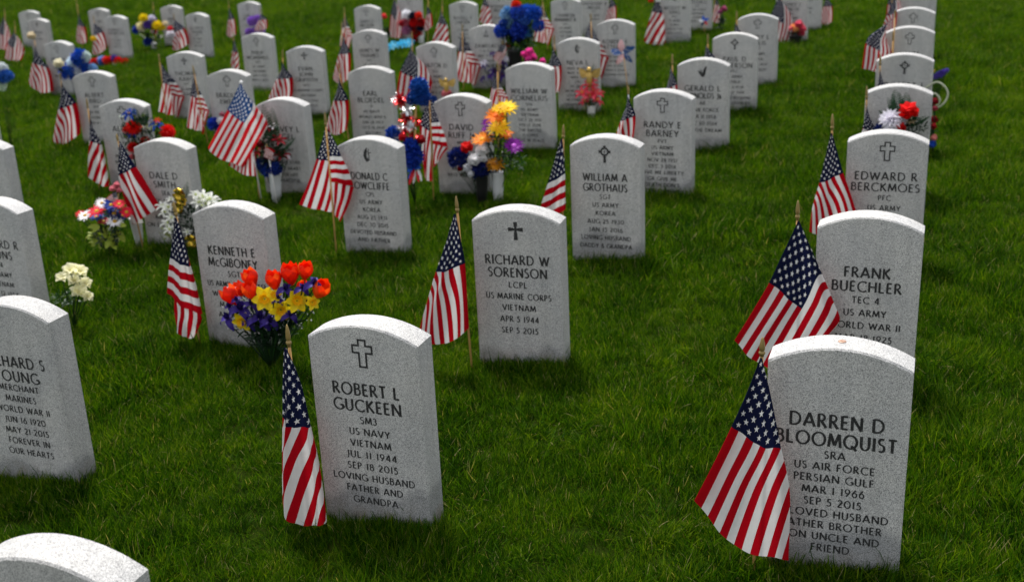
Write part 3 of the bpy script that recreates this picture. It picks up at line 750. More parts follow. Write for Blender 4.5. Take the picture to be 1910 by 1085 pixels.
S('T6', None, ['JERRY J', 'FINCH'], ['PFC', 'US ARMY', 'KOREA'], 'far headstone with pink and yellow flowers at its foot', True)
S('T7', None, ['OLIVER', 'DOSS'], ['PFC', 'US ARMY', 'KOREA'], 'far headstone right behind the one with pink and yellow flowers', True)
S('T8', 'cross', [], [], 'far headstone behind the red, white and navy bouquet', True)
S('T9', 'cross', ['KAISERBERG', 'WILMA'], ['CPL', 'US ARMY'], 'far headstone partly behind the blue bouquet in black vase', True)
S('T10', None, ['THEODORE A', 'MILLER'], ['PFC', 'US ARMY', 'KOREA'], 'far pale headstone half hidden behind the one right of the blue bouquet', True)
# a pale chip low on the right edge of the SEP 18 2015 stone
def chip():
    o = [q for q in COL.objects if q.get('label', '').startswith('front headstone with outlined cross')][0]
    mb = MB()
    for x0, z0, x1, z1, w, y in ((.112, .322, .150, .352, .006, -.0006), (.118, .312, .146, .330, .0035, -.00065), (.138, .346, .1615, .372, .0028, -.0007), (.120, .330, .140, .340, .002, -.00075)):
        d = Vector((x1 - x0, z1 - z0)); nn = Vector((-d.y, d.x)).normalized() * w
        mb.add([(x0, y, z0), ((x0 + x1) / 2 + nn.x * .6, y, (z0 + z1) / 2 + nn.y * .6), (x1, y, z1), ((x0 + x1) / 2 - nn.x * .4, y, (z0 + z1) / 2 - nn.y * .4)], [(0, 3, 2, 1)])
    link('chip_mark', mb.mesh('chip_mark', plain('fresh_chip', (.60, .61, .61), .8, .5, 200), False), o)
chip()
# ------------------------------------------------------------------ flags on sticks
FLAG_GROUP = 'small stick flags planted beside the headstones'
def catmull(vals, s):
    n = len(vals) - 1
    x = min(max(s * n, 0), n - 1e-9); i = int(x); f = x - i
    p0, p1, p2, p3 = vals[max(i - 1, 0)], vals[i], vals[i + 1], vals[min(i + 2, n)]
    return .5 * ((2 * p1) + (p2 - p0) * f + (2 * p0 - 5 * p1 + 4 * p2 - p3) * f * f + (3 * p1 - p0 - 3 * p2 + p3) * f ** 3)
V4 = lambda *a: np.array(a, float)

def sheet(mb, uvs, rows, to_world, nrm, depth, ripple, seed, res=(30, 30), flap=True, scale=1.):
    """rows of (L px, R px, (uL,vL), (uR,vR), sag px): one visible fold of cloth, lofted between them.
    to_world maps the picture plane of the flag to space; nrm points away from the viewer; depth in metres."""
    rr = random.Random(seed)
    ph, fr = rr.uniform(0, 6.28), rr.uniform(1.1, 1.9)
    ph2 = rr.uniform(0, 6.28)
    A = [V4(r[0][0], r[0][1], r[1][0], r[1][1], r[2][0], r[2][1], r[3][0], r[3][1], r[4] if len(r) > 4 else 0) for r in rows]
    n, m = res
    P = []; UV = []
    size = np.linalg.norm(A[-1][:2] - A[0][:2]) + 1e-6
    for i in range(n + 1):
        s = i / n
        a = catmull(A, s)
        row, uvr = [], []
        for j in range(m + 1):
            t = j / m
            x, y = a[0] + (a[2] - a[0]) * t, a[1] + (a[3] - a[1]) * t
            y += a[8] * 4 * t * (1 - t)
            open_ = min(1, s * 1.6)
            d = -depth * math.sin(PI * t) ** .8 * open_
            d -= 1.7 * ripple * open_ * (math.sin(2 * PI * fr * t + ph + 1.2 * s) + .5 * math.sin(2 * PI * fr * 2.1 * t + ph2 + 2.5 * s))
            # creases running with the cloth also move it sideways a little
            w = .016 * size * open_ * math.sin(PI * t) * math.sin(7 * s + 5 * t + ph)
            row.append((x + w, y, d)); uvr.append((a[4] + (a[6] - a[4]) * t, a[5] + (a[7] - a[5]) * t))
        if flap:   # the cloth turns round its outer edges and runs back towards the stick
            for side in (0, 1):
                e, q = (row[0], row[1]) if side == 0 else (row[-1], row[-2])
                eu, qu = (uvr[0], uvr[1]) if side == 0 else (uvr[-1], uvr[-2])
                ext, exu = [], []
                wd = (row[-1][0] - row[0][0])
                for k, (fx, fd) in enumerate(((.015, .010), (.09, .020), (.30, .026))):
                    sx = fx * wd * (1 if side == 0 else -1)
                    ext.append((e[0] + sx, e[1] - abs(fx) * .02 * size, e[2] + fd * open_ * scale))
                    exu.append((eu[0] + (eu[0] - qu[0]) * (k + 1) * 2, min(.999, max(.001, eu[1] + (eu[1] - qu[1]) * (k + 1) * 2))))
                if side == 0: row = ext[::-1] + row; uvr = exu[::-1] + uvr
                else: row = row + ext; uvr = uvr + exu
        P.append([to_world(float(x), float(y)) + nrm * float(d) for x, y, d in row]); UV.append(uvr)
    b = len(mb.v)
    mb.grid(P)
    uvs += [q for r in UV for q in r]

# fold patterns in unit coordinates: tip (0,0), lower left (0,1), lower right (1,1)
def tmpl(rows):
    return rows
TPL = {
 # tip hanging straight, stars to the front, stripes drifting to the left
 'cone': [[((-.02, 0), (.04, 0), (0, .02), (0, .16)), ((.02, .20), (.42, .20), (.18, .02), (.18, .30)), ((.03, .40), (.66, .44), (.40, .06), (.40, .40)), ((.0, .70), (.86, .72), (.72, .22), (.70, .64)), ((.0, .91), (1, 1), (1, .33), (1, .85), .03)]],
 # mirrored: top edge of the flag at the right
 'coneM': [[((-.04, 0), (.03, 0), (0, .16), (0, 0)), ((.0, .20), (.72, .17), (.19, .30), (.18, 0)), ((.02, .43), (.92, .38), (.40, .46), (.40, 0)), ((.0, .72), (.98, .70), (.70, .78), (.74, 0)), ((.0, .93), (1, .89), (1, 1), (1, 0), .09)]],
 # wide open kite
 'wide': [[((0, 0), (.02, 0), (0, 0), (0, .05)), ((.36, .14), (.52, .17), (.13, 0), (.10, .42)), ((.22, .32), (.80, .40), (.25, 0), (.20, .80)), ((.12, .48), (1.0, .68), (.40, 0), (.34, 1)), ((.05, .72), (.94, .86), (.70, 0), (.66, 1)), ((0, .94), (.82, 1.0), (1, 0), (1, 1), .02)]],
 # twisted round the stick: stars and stripes left, a band of stripes to the right and its end hanging under it
 'wrap': [[((-.03, .0), (.02, .0), (0, 0), (0, .2)), ((.12, .18), (.44, .18), (.18, 0), (.18, .32)), ((.16, .36), (.48, .40), (.40, .02), (.40, .38)), ((.10, .66), (.54, .70), (.70, .08), (.72, .52)), ((.04, .88), (.60, .95), (1, .12), (1, .64), .01)],
          [((.40, .0), (.44, .0), (.0, .1), (.03, .1)), ((.44, .16), (.66, .16), (.05, .3), (.18, .3)), ((.46, .35), (.76, .35), (.05, .54), (.24, .54)), ((.50, .48), (.92, .52), (.05, .8), (.30, .8)), ((.52, .585), (1.02, .62), (.05, 1), (.36, 1))],
          [((.52, .59), (1.03, .62), (.5, .55), (.4, 1)), ((.56, .76), (.92, .76), (.72, .58), (.66, 1)), ((.58, .92), (.78, 1.0), (1, .60), (1, 1))]],
}
FLAGS = []
def flag(o, finial, top, label, tpl=None, BL=None, BR=None, sheets=None, base=None, off=-.055, mat=None, stick=True, depth=.03, ripple=.006, mirror=False, ball=False, ref_tip=None, tilt=0.0, res=(30, 30)):
    P, X, Y = frame(o)
    k = mpp(o, off)
    tw = lambda x, y: at(o, x, y, off)
    tip3 = at(o, finial[0], finial[1], off)
    if base is None: base = (top[0] + tilt + (top[0] - finial[0]) * 3, top[1] + .5 / k)
    b3 = at(o, base[0], base[1], off)
    d = (b3 - tip3).normalized()
    # run the stick down into the ground
    L = (tip3.z - gz(tip3.x, tip3.y)) / max(.3, -d.z) + .03
    foot = tip3 + d * L
    root = empty('stick_flag', Vector((foot.x, foot.y, gz(foot.x, foot.y))), label, 'flag', FLAG_GROUP)
    inv = root.location
    rel = lambda v: Vector(v) - inv
    fl = max(.036, min(.07, (at(o, top[0], top[1], off) - tip3).length)) if not ball else .012
    mb = MB()
    mb.tube([rel(tip3 + d * (fl * .9)), rel(tip3 + d * (L * .5)), rel(foot)], .0042, 8)
    link('stick', mb.mesh('stick', WOOD if stick else WHITE_PLASTIC), root)
    mb = MB()
    if ball:
        mb.tube([rel(tip3 + d * q) for q in (-.002, .002, .008, .014, .02, .024)], [.001, .007, .0105, .0105, .007, .004], 10)
    else:
        prof = [(0, .0012), (.10, .0034), (.30, .0056), (.52, .0068), (.66, .0066), (.70, .0046), (.74, .0046), (.77, .0074), (.86, .0078), (.90, .0052), (1.0, .0050)]
        mb.tube([rel(tip3 + d * (fl * s)) for s, r in prof], [r for s, r in prof], 10)
    link('finial', mb.mesh('finial', WHITE_PLASTIC if ball else GOLD_PAINT), root)
    mb, uvs = MB(), []
    if sheets is None:
        bl, br = np.array(BL, float), np.array(BR, float)
        tp = np.array(top, float)
        wx = br - bl
        def mp(q):
            x = (1 - q[0]) if mirror else q[0]
            y = q[1]
            # lerp from the tip down to the lower edge, spreading with y
            return tuple(tp + (bl - tp) * y + wx * (x * y if True else x))
        sheets = []
        for sh in TPL[tpl]:
            out = []
            for r in sh:
                def pt(q):
                    x = (1 - q[0]) if mirror else q[0]
                    y = q[1]
                    if tpl in ('cone', 'coneM'):
                        sp = min(1., y * 1.25 + .0) if y < .8 else 1.
                        z = tp + (bl - tp) * y + wx * x * max(y, .001) ** .15 * (1 if y > .01 else .3)
                        c = bl[0] + (tp[0] - bl[0])  # tip x
                        f = min(1, y / .45)
                        # near the tip everything gathers on the stick
                        zx = tp[0] + (z[0] - tp[0]) * (f if y < .45 else 1) if y < .45 else z[0]
                        return (zx, z[1])
                    # wide / wrap: a box between the lower corners, tip at its own x
                    z = bl + wx * x
                    yy = tp[1] + (max(bl[1], br[1]) - tp[1]) * y
                    if tpl == 'wrap':
                        f = min(1, (y + .02) / .42)
                        return (tp[0] + (z[0] - tp[0]) * f, yy)
                    f = min(1, y / .35)
                    return (tp[0] + (z[0] - tp[0]) * f if f < 1 else z[0], yy)
                L_, R_ = pt(r[0]), pt(r[1])
                uL, uR = r[2], r[3]
                if mirror: L_, R_, uL, uR = R_, L_, uR, uL
                sag = (r[4] if len(r) > 4 else 0) * (max(bl[1], br[1]) - tp[1])
                out.append((L_, R_, uL, uR, sag))
            sheets.append(out)
    for si, sh in enumerate(sheets):
        twr = lambda x, y: rel(tw(x, y))
        # where the front cloth crosses its stick it has to pass before or behind it
        nn = Y + Vector((0, 0, 0))
        dd = .009 if (tpl == 'wrap') else -.010
        sheet(mb, uvs, sh, (lambda x, y, q=dd, n_=nn: rel(tw(x, y)) + n_ * q), Y, depth if tpl != 'wrap' else .004, ripple, sum(map(ord, label)) + si, res, flap=(tpl != 'wrap'))
    me = mb.mesh('cloth', mat or FLAG)
    uvl = me.uv_layers.new(name='UVMap')
    li = np.zeros(len(me.loops), np.int32); me.loops.foreach_get('vertex_index', li)
    U = np.array(uvs)[li]
    uvl.data.foreach_set('uv', U.astype(np.float32).ravel())
    link('cloth', me, root)
    FLAGS.append(root)
    return root

def cr(ox, oy, s):
    return lambda x, y: (ox + x / s, oy + y / s)
def mk(c, rows):
    return [(c(*r[0]), c(*r[1]), r[2], r[3], *( (r[4] / 3.,) if len(r) > 4 else ())) for r in rows]

# the flags nearest the camera, fold by fold
c = cr(1280, 600, 2.359)
flag('R1', c(336, 66), c(333, 150), 'flag fanned out over the left side of the headstone with the copper coin', off=-.06, base=(1406, 1060), depth=.022, ripple=.004, res=(44, 40),
     sheets=[mk(c, [((328, 150), (336, 150), (0, 0), (0, .06)), ((268, 305), (374, 320), (.2, 0), (.2, .27)), ((203, 448), (419, 550), (.4, 0), (.4, .54), 16), ((118, 622), (458, 745), (.7, 0), (.68, .80), 20), ((38, 776), (452, 1037), (1, 0), (1, 1), 62)])])
c = cr(500, 590, 2.647)
flag('G1', c(92, 38), c(94, 146), 'limp flag in front of the left edge of the SEP 18 2015 headstone', off=-.05, base=(578, 978), depth=.03, ripple=.005, res=(44, 36),
     sheets=[mk(c, [((88, 146), (106, 160), (0, .05), (0, .2)), ((80, 320), (175, 330), (.21, .05), (.2, .30)), ((77, 490), (222, 532), (.40, .05), (.40, .39), 10), ((72, 720), (270, 745), (.72, .19), (.70, .62)), ((74, 918), (302, 1000), (1, .335), (1, .86), 42)])])
c = cr(770, 360, 3.392)
flag('G2', c(273, 18), c(272, 122), 'limp flag hanging left of the LCPL headstone', base=(878, 662), depth=.025, ripple=.004, res=(40, 36),
     sheets=[mk(c, [((266, 125), (278, 128), (0, .2), (0, 0)), ((215, 305), (312, 300), (.2, .36), (.2, 0)), ((150, 492), (338, 434), (.40, .48), (.40, 0), 8), ((92, 690), (352, 660), (.72, .84), (.72, 0)), ((38, 880), (362, 842), (1, 1), (1, 0), 62)])])
c = cr(1360, 360, 3.391)
flag('R2', c(436, 44), c(442, 170), 'wide open flag beside the TEC 4 headstone', base=(1478, 700), depth=.018, ripple=.004, off=-.05, res=(44, 44),
     sheets=[mk(c, [((438, 170), (446, 170), (0, 0), (0, .08)), ((380, 296), (592, 505), (.13, 0), (.115, .54), -40), ((330, 400), (668, 690), (.235, 0), (.20, .86), -26), ((255, 560), (700, 800), (.40, 0), (.30, 1), -8), ((150, 740), (610, 915), (.68, 0), (.64, 1), 14), ((35, 925), (430, 1180), (1, 0), (1, 1), 20)])])
c = cr(1410, 260, 3.742)
flag('R3', (1553, 212), (1551, 247), 'flag hanging at the left edge of the PFC headstone with outlined cross', base=(1546, 460), depth=.022, ripple=.004,
     sheets=[mk(c, [((524, -48), (534, -48), (0, .2), (0, 0)), ((480, 140), (575, 100), (.2, .36), (.2, 0)), ((442, 300), (612, 228), (.40, .50), (.40, 0)), ((395, 470), (672, 400), (.70, .9), (.70, 0)), ((372, 640), (722, 560), (1, 1), (1, 0), 30)])])
c = cr(300, 360, 3.88)
flag('Y2', c(92, 60), c(115, 168), 'flag folded on itself left of the headstone behind the orange tulips', base=(372, 634), depth=.018, ripple=.003, off=-.04,
     sheets=[mk(c, [((108, 172), (122, 172), (0, 0), (.06, 0)), ((104, 260), (158, 285), (.03, .2), (.20, .18)), ((84, 458), (215, 528), (.05, .54), (.40, .54)), ((70, 590), (262, 708), (.02, .78), (.46, .78)), ((60, 715), (302, 872), (.0, 1), (.52, 1))]),
             mk(c, [((108, 742), (300, 865), (.60, .5), (.5, 1)), ((107, 870), (303, 920), (.8, .46), (.76, .98)), ((122, 965), (244, 1040), (1, .50), (1, .90), 10)])])
c = cr(550, 130, 3.19)
flag('Y3', c(178, 252), c(182, 352), 'flag twisted round its stick left of the CPL, KOREA headstone with cross-and-flame', tpl='wrap', base=(627, 466), ripple=.003, off=-.05,
     sheets=[mk(c, [((174, 355), (184, 352), (0, 0), (0, .2)), ((150, 440), (196, 450), (.2, 0), (.2, .24)), ((122, 532), (201, 546), (.40, 0), (.40, .33)), ((75, 670), (214, 710), (.7, 0), (.72, .5)), ((20, 802), (226, 850), (1, 0), (1, .66), 6)]),
             mk(c, [((182, 350), (188, 352), (.0, .1), (.03, .1)), ((192, 440), (240, 440), (.05, .3), (.22, .3)), ((202, 516), (270, 518), (.05, .54), (.22, .54)), ((208, 600), (312, 604), (.05, .8), (.28, .8)), ((212, 668), (340, 692), (.05, 1), (.33, 1))]),
             mk(c, [((212, 668), (346, 700), (.5, .55), (.4, 1)), ((218, 770), (318, 800), (.72, .58), (.66, 1)), ((226, 850), (266, 908), (1, .62), (1, 1))])])
c = cr(380, 140, 4.933)
flag('D3', c(342, 50), c(345, 78), 'large bright printed flag with white ball tip, wide open', off=-.16, base=(484, 352), depth=.02, ripple=.005, mat=FLAG_BRIGHT, ball=True, stick=False, res=(40, 40),
     sheets=[mk(c, [((338, 78), (352, 78), (0, 0), (0, .06)), ((300, 160), (405, 175), (.13, 0), (.12, .40)), ((262, 236), (485, 285), (.25, 0), (.20, .60), 10), ((215, 320), (592, 452), (.40, 0), (.36, 1), 14), ((130, 490), (500, 620), (.70, 0), (.68, 1), 14), ((38, 668), (375, 842), (1, 0), (1, 1), 10)])])
flag('D3', c(470, 600), c(474, 640), 'small limp flag whose fly end shows below the large bright flag', off=-.12, base=(482, 350), depth=.012, ripple=.003,
     sheets=[mk(c, [((466, 640), (480, 640), (0, .1), (0, 0)), ((360, 660), (486, 700), (.4, .6), (.4, 0)), ((238, 820), (492, 925), (1, 1), (1, 0), 14)])])
flag('D2', (217, 249), (220, 262), 'flag spread above the pale cone vase and the daisies', base=(262, 440), off=-.06, depth=.008, ripple=.004,
     sheets=[mk(cr(0, 260, 3.742), [((840, 10), (848, 10), (0, .15), (0, 0)), ((838, 120), (895, 100), (.2, .30), (.2, 0)), ((838, 246), (946, 192), (.40, .40), (.40, 0)), ((880, 420), (1030, 330), (.7, .52), (.72, 0)), ((932, 590), (1112, 468), (1, .63), (1, 0), 8)])])
flag('G3', (1051, 232), (1049, 258), 'flag at the left edge of the DADDY & GRANDPA headstone', base=(1049, 470), depth=.02, ripple=.004,
     sheets=[mk(cr(940, 260, 3.742), [((402, -10), (412, -10), (0, 0), (0, .2)), ((355, 150), (425, 120), (.18, .25), (.03, .36)), ((310, 305), (432, 232), (.38, .54), (.02, .54)), ((262, 460), (434, 350), (.56, .80), (.02, .76)), ((228, 590), (436, 480), (.8, 1), (.1, 1), 6)])])
flag('Y4', (800, 160), (799, 200), 'flag twisted round its stick in front of the MM2 headstone', tpl='wrap', base=(808, 348), off=-.12, ripple=.003,
     sheets=[mk(cr(720, 130, 4.72), [((360, 270), (380, 270), (0, 0), (0, .2)), ((320, 390), (388, 400), (.2, 0), (.2, .3)), ((292, 492), (392, 548), (.40, 0), (.40, .38)), ((308, 720), (398, 760), (.7, .1), (.72, .5)), ((335, 950), (406, 985), (1, .2), (1, .6), 6)]),
             mk(cr(720, 130, 4.72), [((378, 262), (394, 262), (.0, .1), (.05, .1)), ((388, 370), (430, 360), (.05, .3), (.2, .3)), ((395, 470), (466, 462), (.05, .54), (.24, .54)), ((402, 570), (512, 575), (.05, .8), (.30, .8)), ((408, 655), (540, 680), (.05, 1), (.35, 1))]),
             mk(cr(720, 130, 4.72), [((408, 655), (545, 690), (.5, .55), (.4, 1)), ((412, 770), (480, 775), (.72, .6), (.66, 1)), ((414, 860), (430, 850), (1, .62), (1, .8))])])

# the rest, from the fold patterns:      owner, tip of the stick, top of the cloth, lower left, lower right
f = flag
f('D4', (631, 118), (633, 142), 'limp flag between the twisted flag and the S1, US NAVY headstone', 'coneM', (608, 246), (645, 252), base=(651, 264))
f('G4', (1172, 160), (1171, 176), 'flag on a white stick under the pinwheel, left of the OR GIVE ME headstone', 'coneM', (1138, 290), (1176, 285), base=(1173, 330), stick=False)
f('G5', (1254, 100), (1251, 122), 'dark folded flag mostly hidden left of the dove headstone', 'coneM', (1228, 225), (1258, 220), base=(1256, 270))
f('G6', (1320, 63), (1317, 82), 'flag whose starry top peeks over the dove headstone', 'coneM', (1298, 170), (1336, 165), base=(1322, 200))
f('G7', (1374, 20), (1372, 40), 'dark flag peeking out above the small ringed-cross headstone', 'coneM', (1354, 118), (1382, 114), base=(1376, 150))
f('R4', (1617, 160), (1616, 186), 'narrow dark flag at the edge of the headstone with the fern spray', 'cone', (1594, 316), (1646, 322), base=(1614, 330), off=-.05)
f('R5', (1642, 100), (1641, 124), 'dark flag in front of the ringed-cross stone by the lavender sprig', 'cone', (1618, 244), (1672, 248), base=(1639, 270))
f('R6', (1670, 18), (1668, 32), 'flag spread wide past the left edge of the outlined-cross stone beyond the lavender sprig', 'wide', (1608, 126), (1664, 132), base=(1662, 175), off=-.04)
f('R6', (1666, 57), (1663, 90), 'thin dark flag tight against the third stone from the far row end', 'cone', (1655, 160), (1672, 162), base=(1662, 180), off=-.09)
f('R7', (1664, -12), (1662, 2), 'faded flag hanging left of the second stone from the far end of the straight row', 'coneM', (1642, 66), (1668, 60), base=(1661, 110))
f('R8', (1672, -40), (1671, -28), 'flag at the farthest stone of the straight row, cut by the picture top', 'wide', (1652, 40), (1684, 44), base=(1670, 90))
f('Y5', (928, 113), (926, 140), 'flag with stars and a striped end above the yellow daisies', 'wrap', (908, 208), (946, 204), base=(930, 255))
f('Y6', (1034, 65), (1032, 84), 'starry limp flag left of the flame-emblem headstone with the coral lilies', 'coneM', (1008, 172), (1042, 178), base=(1036, 205))
f('Y7', (1102, 24), (1101, 40), 'flag draped between the flame-emblem stone and the pinwheel stone', 'wrap', (1078, 142), (1134, 148), base=(1106, 155), mirror=False)
f('D5', (768, 58), (767, 78), 'broad flag above the blue pompom', 'wide', (740, 190), (808, 186), base=(775, 240), off=-.08)
f('D6', (862, 44), (862, 60), 'twisted flag left of the triangular-emblem headstone', 'wrap', (846, 160), (896, 158), base=(865, 175), off=-.06)
f('T2', (825, 0), (823, 14), 'open flag left of the far stone behind the triangular-emblem stone', 'cone', (806, 84), (838, 86), base=(826, 95))
f('T8', (736, -30), (735, -14), 'flag left of the far stone behind the red, white and navy flowers', 'wide', (726, 66), (752, 70), base=(738, 75), off=-.06)
f('T2', (799, -12), (797, 8), 'narrow flag just right of the red, white and navy flowers', 'coneM', (792, 58), (806, 54), base=(798, 82), off=-.03)
f('T9', (905, -30), (903, -14), 'flag with red fly end left of the far stone behind the blue bouquet', 'cone', (893, 44), (918, 46), base=(906, 60))
f('T3', (1011, -8), (1012, 6), 'flag hanging from its stick right of the blue bouquet', 'wrap', (992, 84), (1032, 80), base=(1022, 92))
f('T10', (1140, -22), (1139, -8), 'small flag above the right shoulder of the pinwheel stone', 'coneM', (1128, 48), (1148, 44), base=(1142, 60))
f('T4', (1225, -40), (1224, -22), 'broad faded flag left of the far dark-emblem stone', 'cone', (1199, 86), (1242, 84), base=(1228, 85))
f('T5', (1334, -30), (1336, -16), 'faded flag right of the far stone with tiny pinwheel', 'cone', (1328, 44), (1344, 42), base=(1332, 56), off=.3)
f('T6', (1456, -34), (1455, -20), 'broad flag left of the far stone with pink and yellow flowers', 'wide', (1432, 78), (1482, 84), base=(1462, 80), off=-.05)
f('T7', (1540, -26), (1541, -12), 'pale flag standing alone right of the two far stones', 'coneM', (1528, 44), (1551, 46), base=(1542, 58), off=.2)
f('B5', (637, 40), (640, 62), 'limp flag, nearer of the two left of the second stone of the narrow row', 'coneM', (620, 152), (650, 155), base=(640, 175), off=-.30)
f('T1', (642, 12), (643, 26), 'striped flag, farther of the two beside the outlined-cross stone without visible base', 'wrap', (632, 92), (656, 94), base=(645, 105), off=-.3)
f('B4', (527, 92), (527, 114), 'limp blue flag left of the stone with three name lines', 'coneM', (500, 190), (541, 192), base=(530, 225))
f('B2', (161, 182), (169, 205), 'narrow starry flag left of the stone with the red, blue and fern spray', 'cone', (166, 336), (206, 346), base=(185, 350))
f('K1', (112, 132), (116, 154), 'slanting-stripe flag left of the outlined-cross stone beyond the fern spray', 'coneM', (100, 270), (148, 262), base=(128, 285))
f('P1', (63, 62), (66, 82), 'flag beneath the pale cream rose', 'coneM', (55, 160), (100, 178), base=(78, 188), mirror=False)
f('K2', (296, 100), (299, 118), 'twisted flag left of the stone with solid dark cross', 'wrap', (294, 220), (342, 216), base=(312, 228))
f('B3', (359, 120), (361, 138), 'twisted flag between the solid-cross stone and the one behind the bright flag', 'wrap', (346, 240), (388, 250), base=(388, 268), tilt=0)
f('K3', (435, 58), (437, 70), 'thin folded flag left of the stone right behind the bright-flag stone', 'cone', (432, 128), (447, 132), base=(440, 150))
f('P6', (426, 0), (428, 12), 'thin faded flag left of the far stone with lilac flowers', 'coneM', (424, 68), (440, 70), base=(432, 82))
f('P6', (486, 16), (487, 24), 'small flag with lilac flowers right of the far stone', 'coneM', (475, 58), (498, 56), base=(489, 66), off=-.35)
f('P3', (324, 24), (326, 36), 'flag left of the far stone with dark flame emblem', 'coneM', (323, 96), (352, 88), base=(332, 110))
f('P5', (285, 2), (287, 16), 'dark narrow flag behind the yellow and purple bouquet', 'cone', (280, 62), (296, 64), base=(290, 78))
f('P4', (142, -2), (147, 24), 'flag standing alone in open grass, limp, with long thin stick tip', 'coneM', (142, 76), (163, 84), base=(156, 100), off=-.25)
f('P2', (174, 28), (176, 42), 'flag with a yellow bloom left of the stone above the ground wreath', 'coneM', (173, 104), (200, 96), base=(184, 116))
f('PA', (8, 14), (9, 24), 'faded flag at the left picture edge, rear of two', 'wide', (-6, 84), (22, 92), base=(14, 100), off=-.2)
f('PA', (27, 38), (28, 52), 'faded flag at the left picture edge, front of two', 'wide', (10, 104), (46, 112), base=(32, 120), off=-.5)
# ------------------------------------------------------------------ flowers
FR = random.Random(11)
def petal_pts(L, W, lift=.2, curl=0., cup=.2, tip=.5, n=5, m=3, twist=0.):
    """a petal along +X, its face towards +Z"""
    P = []
    for i in range(n + 1):
        s = i / n
        w = W * (math.sin(PI * min(1, s ** .8 * (1 - tip * .0) * .96 + .03)) ** .7 if tip > .3 else (1 - (2 * s - 1) ** 4) ** .5 + .02)
        if tip > .7: w = W * (s ** .6) * (1 - s) ** .55 * 1.75
        row = []
        for j in range(m + 1):
            t = 2 * j / m - 1
            a = lift * s + curl * s * s
            x = L * s * math.cos(a * .6)
            z = L * (math.sin(a) * s) + cup * W * t * t
            row.append(Vector((x, w * t * .5, z)))
        P.append(row)
    return P
def rotz(P, a, base=0.0, tilt=0.0, lift=0.0):
    M = Matrix.Rotation(a, 3, 'Z') @ Matrix.Rotation(-tilt, 3, 'Y')
    return [[M @ (p + Vector((base, 0, 0))) + Vector((0, 0, lift)) for p in r] for r in P]
def dome(mb, r, h, z, mi, n=10, k=4):
    rows = [[Vector((r * math.cos(b) * math.cos(a), r * math.cos(b) * math.sin(a), z + h * math.sin(b))) for a in [2 * PI * q / n for q in range(n + 1)]] for b in [PI / 2 * i / k for i in range(k + 1)]]
    mb.grid(rows, mi)
def fl_daisy(r, n=16, layers=2):
    mb = MB()
    for l in range(layers):
        for i in range(n):
            L = r * (1 - .22 * l) * FR.uniform(.88, 1.05)
            mb.grid(rotz(petal_pts(L, r * 6.2 / n * .62, .10 + .18 * l, FR.uniform(-.3, .1), .15, .4, 4, 2), 2 * PI * (i + .5 * l) / n + FR.uniform(-.06, .06), r * .12, FR.uniform(-.05, .16), .01 * r * l), 0)
    dome(mb, r * .27, r * .16, r * .04, 1)
    return mb
def fl_mum(r, n=70):
    mb = MB()
    for i in range(n):
        z = 1 - 1.35 * (i + .5) / n
        a = i * 2.39996
        t = math.asin(max(-1, min(1, z)))
        mb.grid(rotz(petal_pts(r * FR.uniform(.62, .8), r * .34, .1, -.5, .3, .4, 3, 2), a, r * .25, t, 0), 0)
    dome(mb, r * .4, r * .35, 0, 0)
    return mb
def fl_rose(r):
    mb = MB()
    for l, (n, R, h, tilt) in enumerate(((3, .16, .86, 1.45), (4, .30, .80, 1.25), (5, .46, .70, .98), (6, .62, .60, .66), (6, .72, .56, .35))):
        for i in range(n):
            mb.grid(rotz(petal_pts(r * h, r * (.62 + .10 * l), .25, .5 if l < 2 else -.55, .30, .2, 5, 4), 2 * PI * i / n + l * .7 + FR.uniform(-.1, .1), r * R * .35, tilt, -r * .25), 0)
    return mb
def fl_cluster(r, n=34):
    """hydrangea-like ball of little four-petalled florets"""
    mb = MB()
    for i in range(n):
        z = 1 - 1.5 * (i + .5) / n
        a = i * 2.39996
        q = math.sqrt(max(0, 1 - z * z))
        d = Vector((q * math.cos(a), q * math.sin(a), z))
        rot = d.to_track_quat('Z', 'Y').to_matrix()
        for k in range(4):
            P = rotz(petal_pts(r * .44, r * .42, .1, .3, .2, .2, 2, 2), k * PI / 2 + i, .02 * r, FR.uniform(0, .5))
            mb.grid([[rot @ p + d * r * FR.uniform(.55, .92) for p in row] for row in P], 0)
    return mb
def fl_star(r, n=6, layers=1, W=.42, curl=-.9):
    mb = MB()
    for l in range(layers):
        for i in range(n):
            mb.grid(rotz(petal_pts(r * FR.uniform(.92, 1.06), r * W, .65, curl, .35, .8, 6, 3), 2 * PI * (i + .5 * l) / n + FR.uniform(-.08, .08), r * .05, .35 + .3 * l), 0)
    for k in range(5):
        a = 2 * PI * k / 5
        mb.tube([(0, 0, 0), (r * .16 * math.cos(a), r * .16 * math.sin(a), r * .45)], [r * .02, r * .03], 4, 1)
    return mb
def fl_spiky(r, n=60):
    """tinsel or pompom ball of thin strips"""
    mb = MB()
    for i in range(n):
        z = 1 - 2 * (i + .5) / n
        a = i * 2.39996 + FR.uniform(-.2, .2)
        t = math.asin(max(-1, min(1, z)))
        mb.grid(rotz(petal_pts(r * FR.uniform(.8, 1.1), r * .20, .2, FR.uniform(-1.2, 1.2), .1, .2, 3, 1), a, 0, t + FR.uniform(-.2, .2)), 0)
    return mb
FL = {'daisy': (fl_daisy, 'daisy'), 'mum': (fl_mum, 'chrysanthemum'), 'rose': (fl_rose, 'rose'), 'cluster': (fl_cluster, 'flower_cluster'),
      'lily': (fl_star, 'lily'), 'glad': (lambda r: fl_star(r, 5, 2, .85, -.7), 'blossom'), 'iris': (lambda r: fl_star(r, 6, 1, .5, -1.5), 'iris'), 'tinsel': (fl_spiky, 'tinsel_ball')}

